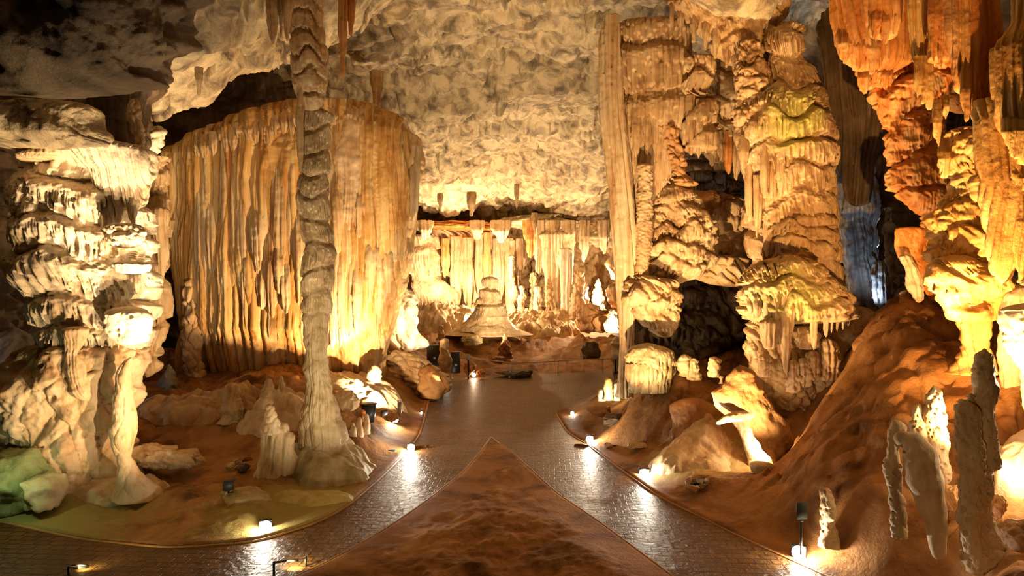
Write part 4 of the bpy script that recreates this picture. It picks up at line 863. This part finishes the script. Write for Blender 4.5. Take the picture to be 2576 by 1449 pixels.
body('hooked_back', [(918, 1852, 1872), (938, 1835, 1890), (960, 1820, 1906), (984, 1797, 1920), (1000, 1800, 1932), (1030, 1812, 1956), (1048, 1842, 1976), (1062, 1864, 1992), (1080, 1880, 1995), (1110, 1898, 1998), (1150, 1926, 1994), (1190, 1953, 1990), (1230, 1960, 1984), (1250, 1958, 1990)], 15.5, .5, mix(lumps(.9, .28, 3), lumps(.3, .06, 5)), M['clay'], t, rt=12, step=2.2)
ribbon('beak', [(1895, 1040, 15.4, 14), (1860, 1046, 15.2, 16), (1830, 1052, 15.0, 10), (1802, 1066, 14.9, 4)], M['cream'], t)
body('lit_hollow', [(980, 1792, 1830), (1020, 1796, 1860), (1060, 1840, 1900), (1080, 1856, 1940), (1110, 1870, 1960), (1150, 1882, 1975), (1195, 1890, 1975)], 16.4, .25, lumps(.6, .1, 3), M['white'], t, rt=10)
body('lower_lip', [(1160, 1885, 1930), (1172, 1884, 1948), (1186, 1892, 1955), (1200, 1915, 1950)], 14.9, .6, lumps(.4, .08, 2), M['cream'], t, rt=8, rb=6)
o = body('rock_mound', [(1000, 1700, 1790), (1040, 1690, 1840), (1090, 1680, 1880), (1140, 1690, 1900), (1190, 1700, 1900)], 18.0, .4, mix(lumps(1, .35, 3), lumps(.3, .1, 2)), M['clay'], rt=30); put(o, 'lit tan rock mound left of the hooked arch rock', 'rock')

# ------------------------------------------------------------------ right side: background and orange draperies
t = thing('drapery_column', 'dark brown ribbed drape column in shadow left of the orange draperies', 'column', foot(2150, 780, 21))
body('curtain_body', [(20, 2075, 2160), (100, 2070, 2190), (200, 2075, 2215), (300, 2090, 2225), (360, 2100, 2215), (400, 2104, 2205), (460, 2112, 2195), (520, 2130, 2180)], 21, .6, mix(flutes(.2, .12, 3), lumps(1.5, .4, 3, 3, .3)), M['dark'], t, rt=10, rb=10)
body('lower_shaft', [(380, 2096, 2180), (480, 2100, 2200), (560, 2110, 2190), (650, 2125, 2200), (760, 2140, 2230), (800, 2150, 2230)], 23.5, .7, mix(flutes(.2, .1, 5), lumps(.8, .4, 3)), M['grey'], t, rb=20)
t = thing('flowstone_column', 'grey lumpy pillar in the cool lit recess behind the orange draperies', 'column', foot(2250, 780, 22))
body('column_shaft', [(520, 2222, 2246), (560, 2220, 2244), (600, 2222, 2250), (640, 2224, 2270), (700, 2228, 2285), (750, 2205, 2275), (785, 2225, 2255)], 21.5, .8, mix(knobs(.4, .14, 3), lumps(.5, .2, 3)), M['grey'], t, rt=8, rb=10)
body('side_frill', [(655, 2200, 2225), (690, 2194, 2232), (735, 2200, 2235), (770, 2205, 2240)], 21.2, .7, mix(flutes(.12, .05), lumps(.4, .1)), M['grey'], t, rt=10, rb=10)

spec = [  # rows, d, th, disp, mat, label
 ('hanging_drapery', [[(-80, 2090, 2190), (0, 2092, 2190), (60, 2096, 2200), (110, 2104, 2215), (150, 2125, 2215), (180, 2150, 2210)], 14.5], 'orange', 'orange drapery with ragged pointed hem, leftmost under the top right ceiling'),
 ('hanging_drapery', [[(-80, 2170, 2260), (0, 2172, 2262), (60, 2184, 2264), (90, 2196, 2250), (104, 2215, 2232)], 13.2], 'orange', 'short smooth orange drapery lobe overlapping the ragged hemmed one'),
 ('hanging_drapery', [[(-80, 2130, 2300), (60, 2135, 2296), (120, 2140, 2290), (160, 2146, 2280), (185, 2156, 2245), (200, 2180, 2215), (228, 2182, 2196)], 15.2], 'orange', 'wide wavy hemmed orange drapery behind the short smooth lobe'),
 ('hanging_drapery', [[(-80, 2280, 2330), (60, 2284, 2336), (140, 2286, 2340), (200, 2300, 2346), (250, 2312, 2352), (268, 2330, 2348)], 12.6], 'yellow', 'narrow golden drapery running down left of the broad rounded drape'),
 ('hanging_drapery', [[(-80, 2330, 2400), (60, 2336, 2398), (120, 2345, 2392), (160, 2352, 2380)], 12.2], 'orange', 'short orange drapery between the narrow golden drape and the broad rounded one'),
 ('hanging_drapery', [[(-80, 2372, 2500), (0, 2386, 2502), (80, 2392, 2504), (160, 2402, 2498), (220, 2414, 2494), (270, 2440, 2492), (298, 2458, 2482)], 11.2], 'orange', 'broad brown orange drape with rounded end hanging from the top edge'),
 ('hanging_drapery', [[(-80, 2545, 2700), (60, 2540, 2700), (120, 2496, 2700), (180, 2496, 2700), (260, 2500, 2700), (330, 2520, 2700), (370, 2545, 2700), (420, 2575, 2700)], 10.4], 'yellow', 'huge golden drapery cut off by the right side of the view'),
]
for k, (nm, (rows, d), m, lab) in enumerate(spec):
    tt = thing(nm, lab, 'drapery', W((rows[0][1] + rows[0][2]) / 2, rows[0][0], d))
    body('drapery_sheet', rows, d, .5, mix(flutes(.16, .045, k, .0, 3), lumps(.7, .14, k, 3, .3), flutes(.05, .01, k)), M[m], tt, rb=14)
    x0 = (rows[-2][1] + rows[-2][2]) / 2; yb = rows[-1][0]
    ww = (rows[-3][2] - rows[-3][1])
    for q in range(3):
        blade('pointed_tip', rows[-3][1] + ww * (.2 + .3 * q), rows[-4][0], yb - 18 + 14 * ((q * 7 + k) % 3), ww * .34, d - .18, M[m], tt, k * 5 + q, .07, .03, .6, .4)
t = thing('giant_stalactite', 'giant golden stalactite reaching far down at the right edge', 'stalactite', foot(2520, 0, 10.8))
body('stalactite_shaft', [(250, 2462, 2560), (300, 2454, 2580), (380, 2458, 2590), (460, 2466, 2600), (540, 2478, 2576), (600, 2488, 2566), (650, 2494, 2556), (690, 2502, 2546), (714, 2512, 2534)], 10.8, .7, mix(flutes(.14, .03, 3, 0, 2.4), lumps(.8, .14, 4, 3, .4)), M['yellow'], t, rb=24)
body('shaft_cap', [(430, 2468, 2620), (460, 2460, 2640), (490, 2470, 2620), (510, 2480, 2600)], 10.9, .7, mix(lumps(.5, .14, 6), knobs(.3, .03, 2)), M['yellow'], t, rt=12, rb=10)
body('side_drape', [(470, 2556, 2640), (560, 2548, 2640), (640, 2552, 2620), (700, 2562, 2610), (720, 2570, 2600)], 10.6, .6, flutes(.1, .05, 6), M['yellow'], t, rb=16, rt=14)

t = thing('tiered_flowstone', 'tiered orange flowstone mass hanging in the middle of the orange draperies', 'flowstone', foot(2330, 560, 15.5))
body('tiered_body', [(130, 2236, 2290), (170, 2225, 2300), (215, 2190, 2340), (260, 2195, 2352), (300, 2215, 2356), (360, 2230, 2362), (420, 2243, 2380), (460, 2246, 2392), (480, 2256, 2398), (505, 2290, 2396), (540, 2316, 2380), (575, 2322, 2340)], 15.5, .6,
     mix(tiers(.85, .18, .07, .03, 3, .3), lumps(.7, .3, 4), pits(.25, .06, 4, .3), knobs(.3, .05, 4)), M['orange'], t, rt=14, rb=14)
body('tiered_body', [(60, 2310, 2420), (150, 2310, 2430), (200, 2330, 2440), (250, 2350, 2450), (285, 2400, 2460)], 13.6, .5, mix(tiers(.6, .12, .06, .04, 7), lumps(.5, .2, 4)), M['orange'], t, rt=10, rb=14)
t = thing('tiered_flowstone', 'golden knobbly flowstone stack below the broad rounded drape', 'flowstone', foot(2440, 900, 12.6))
body('tiered_body', [(320, 2390, 2470), (360, 2386, 2480), (410, 2384, 2480), (440, 2400, 2500), (480, 2404, 2500), (520, 2360, 2500), (550, 2344, 2500), (600, 2352, 2520), (640, 2338, 2520), (662, 2350, 2520), (680, 2410, 2500)], 13.0, .6,
     mix(tiers(.75, .16, .07, .03, 5, .3), lumps(.6, .35, 4), knobs(.3, .08, 4)), M['yellow'], t, rt=20, rb=16)
body('coral_shelf', [(640, 2370, 2440), (668, 2350, 2490), (700, 2348, 2535), (730, 2362, 2546), (760, 2376, 2520), (790, 2390, 2500), (812, 2400, 2490)], 12.6, .6, mix(lumps(.7, .3, 8), tiers(.9, .1, .05, .01, 8)), M['yellow'], t, rt=20, rb=12)
body('pillar_foot', [(780, 2405, 2490), (830, 2425, 2482), (870, 2428, 2482), (905, 2410, 2500), (940, 2390, 2520)], 12.8, .7, mix(flutes(.2, .04, 3), lumps(.5, .2, 3)), M['yellow'], t)
for k, (x, a, b, w) in enumerate(((2360, 250, 370, 22), (2380, 240, 300, 16), (2376, 350, 450, 30), (2395, 560, 610, 20), (2440, 640, 690, 22), (2415, 640, 700, 16))):
    blade('stalactite', x, a, b, w, 12.6, M['yellow'], t, k, .06, .03, .8, .3)
t = thing('rock_block', 'flat faced burnt orange block with pale corner behind the golden flowstone stack', 'rock', foot(2300, 760, 16))
body('block_body', [(570, 2255, 2330), (582, 2250, 2345), (620, 2250, 2340), (650, 2254, 2330), (690, 2290, 2370), (730, 2320, 2380), (760, 2330, 2380)], 16, .5, mix(lumps(.8, .2, 3), pits(.12, .03, 3)), M['orange'], t, rt=6, rb=10)
body('pale_stub', [(640, 2262, 2290), (680, 2275, 2308), (720, 2280, 2322), (750, 2296, 2322), (762, 2304, 2318)], 15.6, .8, mix(flutes(.1, .03), lumps(.3, .1)), M['cream'], t, rt=8, rb=8)
o = body('rock_outcrop', [(730, 2268, 2290), (760, 2255, 2295), (790, 2245, 2300), (820, 2230, 2310)], 16.5, .7, mix(lumps(.5, .2, 3), knobs(.12, .03, 2)), M['tan'], rt=10); put(o, 'pale grainy outcrop below the grey pillar at the top of the slope', 'rock')
o = body('rock_dome', [(800, 2330, 2395), (820, 2325, 2400), (850, 2330, 2400), (880, 2330, 2420)], 17, .6, lumps(.7, .2, 3), M['clay'], rt=16); put(o, 'smooth dark orange dome of rock in the hollow left of the golden stack', 'rock')
o = body('rock_knoll', [(792, 2205, 2240), (810, 2195, 2262), (850, 2170, 2330), (900, 2150, 2390), (960, 2120, 2400)], 15.8, .4, mix(lumps(.9, .35, 3), lumps(.3, .06, 2)), M['clay'], rt=14); put(o, 'rounded brown knoll on the crest of the right slope', 'rock')

t = thing('flowstone_boss', 'glaring white rounded flowstone cut off by the right side above the big stalagmite', 'flowstone', foot(2590, 960, 10.5))
body('boss_body', [(760, 2545, 2680), (790, 2530, 2690), (830, 2526, 2700), (870, 2534, 2700), (905, 2550, 2690), (935, 2568, 2670), (965, 2590, 2650)], 10.6, .5, mix(lumps(.5, .2, 3), knobs(.3, .04, 3)), M['white'], t, rt=20, rb=36)
body('boss_base', [(900, 2585, 2680), (1000, 2580, 2685), (1120, 2575, 2700)], 10.9, .6, lumps(.5, .15, 3), M['cream'], t)
o = body('rock_pillar', [(700, 2575, 2640), (740, 2530, 2640), (800, 2512, 2600), (860, 2512, 2570), (930, 2520, 2600), (1030, 2515, 2620)], 12.2, .7, mix(lumps(.6, .12, 3), flutes(.2, .02)), M['cream'], rt=10); put(o, 'smooth pale pillar right of the golden stack near the edge', 'rock')

# foreground stalagmites on the right
pit = lambda s: mix(pits(.11, .045, s, .4), pits(.22, .06, s + 3, .25), lumps(.35, .08, s), knobs(.3, .03, s))
t = thing('stalagmite', 'tall pitted grey stalagmite with a lower companion shaft, largest in the right foreground', 'stalagmite', foot(2460, 1400, 9.2))
body('stalagmite_shaft', [(876, 2468, 2484), (890, 2460, 2494), (930, 2456, 2500), (1000, 2454, 2502), (1060, 2452, 2504), (1120, 2450, 2508), (1172, 2446, 2512), (1184, 2440, 2492), (1250, 2420, 2492), (1300, 2418, 2490), (1350, 2420, 2520), (1400, 2425, 2545), (1440, 2440, 2550)], 9.4, .8, pit(2), M['greytan'], t, rt=16, step=2.4, soft=.02)
body('companion_shaft', [(1003, 2412, 2424), (1020, 2406, 2448), (1060, 2405, 2460), (1120, 2410, 2470), (1180, 2416, 2470), (1260, 2412, 2470), (1340, 2414, 2470), (1390, 2430, 2480)], 9.2, .8, pit(4), M['greytan'], t, rt=12, step=2.4)
body('companion_tip', [(988, 2438, 2450), (1000, 2434, 2456), (1040, 2432, 2462)], 9.4, .9, pit(6), M['greytan'], t, rt=8)
t = thing('stalagmite', 'hunched smooth stalagmite bent like an arch left of the tall pitted one', 'stalagmite', foot(2310, 1350, 9.8))
body('stalagmite_shaft', [(1056, 2244, 2266), (1075, 2236, 2272), (1110, 2232, 2264), (1160, 2226, 2262), (1220, 2232, 2264), (1260, 2238, 2270), (1350, 2240, 2284)], 10.0, .9, pit(3), M['greytan'], t, rt=14, step=2.4)
ribbon('bent_arm', [(2250, 1110, 9.9, 16), (2275, 1104, 9.8, 20), (2305, 1120, 9.7, 32), (2318, 1160, 9.7, 40), (2325, 1210, 9.7, 42), (2340, 1270, 9.7, 34), (2352, 1310, 9.7, 28), (2360, 1360, 9.7, 22), (2364, 1410, 9.7, 18)], M['greytan'], t, th=.8)
t = thing('stalagmite', 'knobbly twin tipped stalagmite behind the hunched one with lamplight on its right', 'stalagmite', foot(2360, 1240, 10.8))
body('stalagmite_shaft', [(968, 2344, 2354), (985, 2336, 2366), (1020, 2334, 2372), (1060, 2328, 2374), (1110, 2325, 2380), (1140, 2335, 2376), (1180, 2330, 2390), (1200, 2340, 2390), (1240, 2350, 2372), (1280, 2345, 2380)], 10.8, .9, pit(5), M['greytan'], t, rt=10, step=2.4)
body('second_tip', [(1015, 2305, 2322), (1030, 2298, 2330), (1060, 2290, 2335), (1100, 2286, 2340), (1150, 2290, 2350)], 10.9, .9, pit(7), M['greytan'], t, rt=10, step=2.4)
o = stal('stalagmite', 2085, 1225, 1370, 40, 11.4, M['tan'], None, 5, pit(8), .6, 1.3, lean=-8); put(o, 'short blunt stump leaning behind the dark sign panel', 'stalagmite')
for (x, y, w, h, d, m, lab, s) in ((2395, 1260, 60, 90, 10.3, 'clay', 'round brown boulder between the two tall right stalagmites', 51), (2505, 1270, 50, 64, 9.6, 'clay', 'brown boulder hugging the right side of the tall pitted stalagmite', 52),
        (2560, 1350, 90, 90, 8.6, 'clay', 'dark boulder in the lower right corner', 53),
        (1740, 1228, 34, 18, 14.6, 'tan', 'flat brown stone at the front of the pile around the small lamp', 55), (1752, 1212, 38, 14, 14.8, 'black', 'dark slab lying across the pile around the small lamp', 56), (1762, 1222, 16, 22, 14.7, 'tan', 'upright stone leaning on the dark slab', 57), (1778, 1215, 16, 18, 14.8, 'cream', 'pale round stone at the right end of the lamp pile', 58), (1735, 1214, 18, 22, 14.8, 'tan', 'small stone at the left end of the lamp pile', 59),
        (1532, 1122, 26, 16, 19.4, 'cream', 'pale stone right of the path lamp by the junction', 60), (1552, 1124, 22, 14, 19.4, 'dark', 'dark stone next to the pale one by the junction', 61), (1606, 1120, 60, 20, 18.6, 'tan', 'long flat stone on the slope right of the junction', 62),
        (1550, 1055, 70, 40, 21.2, 'dark', 'dark broken boulder by the path below the glowing stumps', 63), (1598, 1062, 60, 36, 20.4, 'clay', 'brown boulder right of the dark broken one by the path', 64), (1512, 1035, 60, 30, 22.4, 'clay', 'jagged red brown rock just below the glowing stumps', 65), (1705, 1102, 40, 20, 18.0, 'dark', 'small dark stone in a hollow of the right slope', 66)):
    put(rock('boulder' if w > 40 else 'stone', x, y, w, h, d, M[m], None, s, rough=.12), lab, 'rock')
o = crust('bright_rock', 2575, 1215, 10.6, .8, .9, .4, M['cream'], 11); put(o, 'glaring lit rock at the right edge behind the tall pitted stalagmite', 'rock')
for k, (x, a, b, w, lab) in enumerate(((1530, 948, 1006, 22, 'glowing yellow finger stump, tallest of the group by the right path side'), (1552, 962, 1006, 26, 'glowing round stump right of the tallest one by the path side'), (1512, 978, 1008, 20, 'glowing low stump left of the tallest one by the path side'))):
    put(stal('stalagmite', x, a, b, w, 23.0 - .2 * (k == 0), M['yellow'] if k == 0 else M['cream'], None, k + 60, lumps(.3, .08, k), .6, 1.1), lab, 'stalagmite')
spot(W(1535, 1015, 22.2), W(1535, 965, 23.1), 260, YEL, 130)

# ------------------------------------------------------------------ lamps, railing, sign, boxes
def flood(px, py, d, lab, power, col=(1, .9, .7), s=1.0, face=None, light=True):
    """small box floodlight on a bracket, glass towards the viewer's side of the path"""
    x, y, z = W(px, py, d); base = float(floor_z(np.array([x]), np.array([y]))[0]); base = min(base, z - .1 * s)
    tx, ty = face if face else (0, 0); yaw = math.atan2(ty - y, tx - x) + math.pi / 2
    t_ = thing('floodlight', lab, 'lamp', (x, y, base), 'floodlights along the path')
    lh = box('lamp_housing', (x, y + .07 * s, z), (.26 * s, .12 * s, .25 * s), M['black'], t_, yaw, .02)
    nrm = np.array([math.sin(yaw), -math.cos(yaw), 0]); pc = np.array([x, y + .07 * s, z]) + nrm * .05 * s
    pipe('lamp_glass', [pc, pc + nrm * .03 * s], .115 * s, M['lens'], lh, 24)
    pipe('bracket', [(x, y + .07 * s, z - .08 * s), (x, y + .07 * s, base - .05)], .018, M['black'], t_)
    if light: point((x, y - .12 * s, z + .02), power, col, .06)
flood(665, 1325, 12.9, 'floodlight at the edge of the curving path on the lower left', 148)
flood(1033, 1127, 19.2, 'floodlight at the left path edge just before the fork', 189)
flood(993, 1055, 21.6, 'floodlight standing in front of the steel bollard on the left', 67)
flood(1484, 1106, 20.3, 'floodlight at the right path edge just before the fork', 189)
flood(1622, 1193, 16.6, 'floodlight in the middle of the right branch edge', 243, s=1.15)
flood(2013, 1390, 11.5, 'floodlight below the dark sign panel in the right foreground', 189)
flood(6, 930, 19.2, 'distant floodlight shining at the far left behind the white column', 60, (.9, .95, 1), s=1.1)
flood(1192, 943, 34.8, 'tiny orange floodlight at the railing before the lit block', 40, AMBER)
flood(1440, 1040, 24.2, 'ground lamp making a small pool of light on the right plaza edge', 18, s=.6)
flood(1124, 962, 33.0, 'ground lamp making a small pool of light at the left end of the railing', 18, s=.6)
flood(1060, 1040, 24.8, 'ground lamp making a small pool of light by the left plaza edge', 14, s=.5)
for (px, py, d, lab) in ((967, 1040, 21.6, 'small dark box floodlight facing the bright ground behind the slim column'), (575, 1222, 14.5, 'small black lamp standing on the left slope facing the white column'), (985, 1142, 18.9, 'small dark lamp on the green stone below the path light'), (183, 0, 0, '')):
    if d == 0: continue
    x, y, z = W(px, py, d); t_ = thing('floodlight', lab, 'lamp', (x, y, z - .25))
    lh = box('lamp_housing', (x, y, z), (.24, .14, .2), M['black'], t_, .5, .02); pipe('bracket', [(x, y, z - .08), (x, y, z - .3)], .02, M['black'], t_)
    box('lamp_hood', (x, y + .06, z + .11), (.26, .1, .02), M['black'], lh, .5, .005)

# sign in the foreground
x, y, z = W(2017, 1285, 11.3); t = thing('sign_post', 'dark green blank panel on a slim post above the foreground lamp', 'sign', (x, y, z - .65))
box('sign_panel', (x, y, z), (.2, .03, .3), M['sign'], t, .1, .01); pipe('post', [(x, y + .03, z - .1), (x, y + .03, z - .8)], .022, M['black'], t)
box('panel_clamp', (x, y + .02, z - .17), (.07, .05, .06), M['black'], t, .1, .005)
# railing at the end of the wide path
posts = [(1136, 948, 34.6), (1178, 955, 34.2), (1283, 950, 35.0), (1404, 943, 36.0), (1516, 938, 37), (1548, 940, 36.6)]
for k, (px, py, d) in enumerate(posts):
    x, y = (px - CX) / F * d, d; h = (CY - (900, 900, 913, 908, 904, 898)[k]) / F * d + H
    if k in (1, 5):
        t = thing('railing_post', ['', 'stout railing post with a white square cap at the left end of the railing', '', '', '', 'stout railing post with a white square cap at the right end of the railing'][k], 'post', (x, y, -.05))
        box('post_shaft', (x, y, h / 2 - .05), (.09, .09, h), M['black'], t); box('post_cap', (x, y, h + .02), (.2, .16, .3), M['white_metal'], t)
    else:
        t = thing('railing_post', ['slim railing post beside the dark boxes', '', 'slim white railing post left of the middle of the railing', 'slim white railing post right of the middle of the railing', 'slim railing post close to the right end of the railing'][k], 'post', (x, y, -.05))
        pipe('post_shaft', [(x, y, -.1), (x, y, h)], .028, M['white_metal'], t); pipe('post_flange', [(x, y, -.02), (x, y, .03)], .08, M['white_metal'], t)
        box('rail_clamp', (x, y, h), (.07, .07, .07), M['steel'], t)
pts = [W(px, py, d) for px, py, d in ((1130, 901, 34.6), (1178, 900, 34.2), (1230, 906, 34.6), (1283, 912.5, 35), (1345, 912, 35.5), (1404, 908, 36), (1460, 905, 36.5), (1516, 903, 37), (1556, 900, 36.6))]
put(pipe('hand_rail', [tuple(np.array(p)) for p in pts], .03, M['white_metal']), 'sagging white hand rail running across the end of the wide path', 'railing')
# dark boxes behind the standing stone
for (px, py, d, w, h, lab) in ((1092, 895, 33.2, 34, 52, 'dark box with a small pale label left of the leaf shaped stone'), (1146, 912, 33.8, 22, 52, 'narrow dark box between the leaf shaped stone and the railing')):
    x, y, z = W(px, py, d); t = thing('equipment_box', lab, 'box', (x, y, z - h / 2 / F * d))
    box('box_body', (x, y, z), (w / F * d, .4, h / F * d), M['black'], t, 0, .03)
    box('box_lid', (x, y, z + h / 2 / F * d), (w / F * d * 1.06, .45, .06), M['black'], t); box('label_plate', (x + .05, y - .21, z - .1), (.12, .015, .1), M['white_metal'], t)
# bin
x, y, z = W(928, 1037, 20.6); t = thing('bin', 'black round bin standing beside the finger stumps right of the slim column', 'bin', (x, y, z - .3))
pipe('bin_body', [(x, y, z - .32), (x, y, z + .27)], [.19, .25], M['black'], t, 24); pipe('bin_rim', [(x, y, z + .25), (x, y, z + .29)], .265, M['black'], t, 24)
# bollard
x, y, z = W(1005, 1028, 22.3); t = thing('bollard', 'short grey steel bollard behind the left floodlight', 'post', (x, y, z - .3))
box('bollard_shaft', (x, y, z), (.13, .13, .55), M['steel'], t); box('bollard_cap', (x, y, z + .28), (.15, .15, .03), M['steel'], t)
# two low rail ends at the bottom
for (ax, ay, bx_, by_, d, lab, hh) in ((173, 1427, 231, 1430, 10.9, 'low black frame rail end at the bottom left of the curving path', .5), (689, 1415, 769, 1403, 10.9, 'low black frame rail end at the bottom where the path bends', .5)):
    a = np.array(W(ax, ay, d)); b = np.array(W(bx_, by_, d + .35)); t = thing('low_rail', lab, 'railing', (a[0], a[1], 0))
    pipe('top_bar', [a, (a + b) / 2, b], .022, M['steel'], t); pipe('post', [a + (0, 0, .02), (a[0], a[1], -.05)], .022, M['black'], t); pipe('post', [b + (0, 0, .02), (b[0], b[1], -.05)], .022, M['black'], t)
    mid = (a + b) / 2; box('strip_lamp', (mid[0], mid[1], a[2] - .04), (.3, .04, .03), M['black'], t)
    spot((mid[0], mid[1] - .05, a[2] - .06), (mid[0] + .2, mid[1] + 1.0, 0), 150, (1, .85, .35), 150, 1, .05)
point(W(20, 1180, 12.9), 22, (.75, 1, .5), .1)
point(W(1935, 1125, 15.95), 110, TUNG, .08)
point(W(1835, 1012, 15.95), 25, TUNG, .05)
point(W(2576, 1170, 9.9), 90, TUNG); point(W(2560, 940, 9.6), 90, TUNG)
spot(W(930, 1260, 13.0), W(790, 760, 17), 1100, (1, .82, .52), 90)  # added to lift the poorly lit slim column
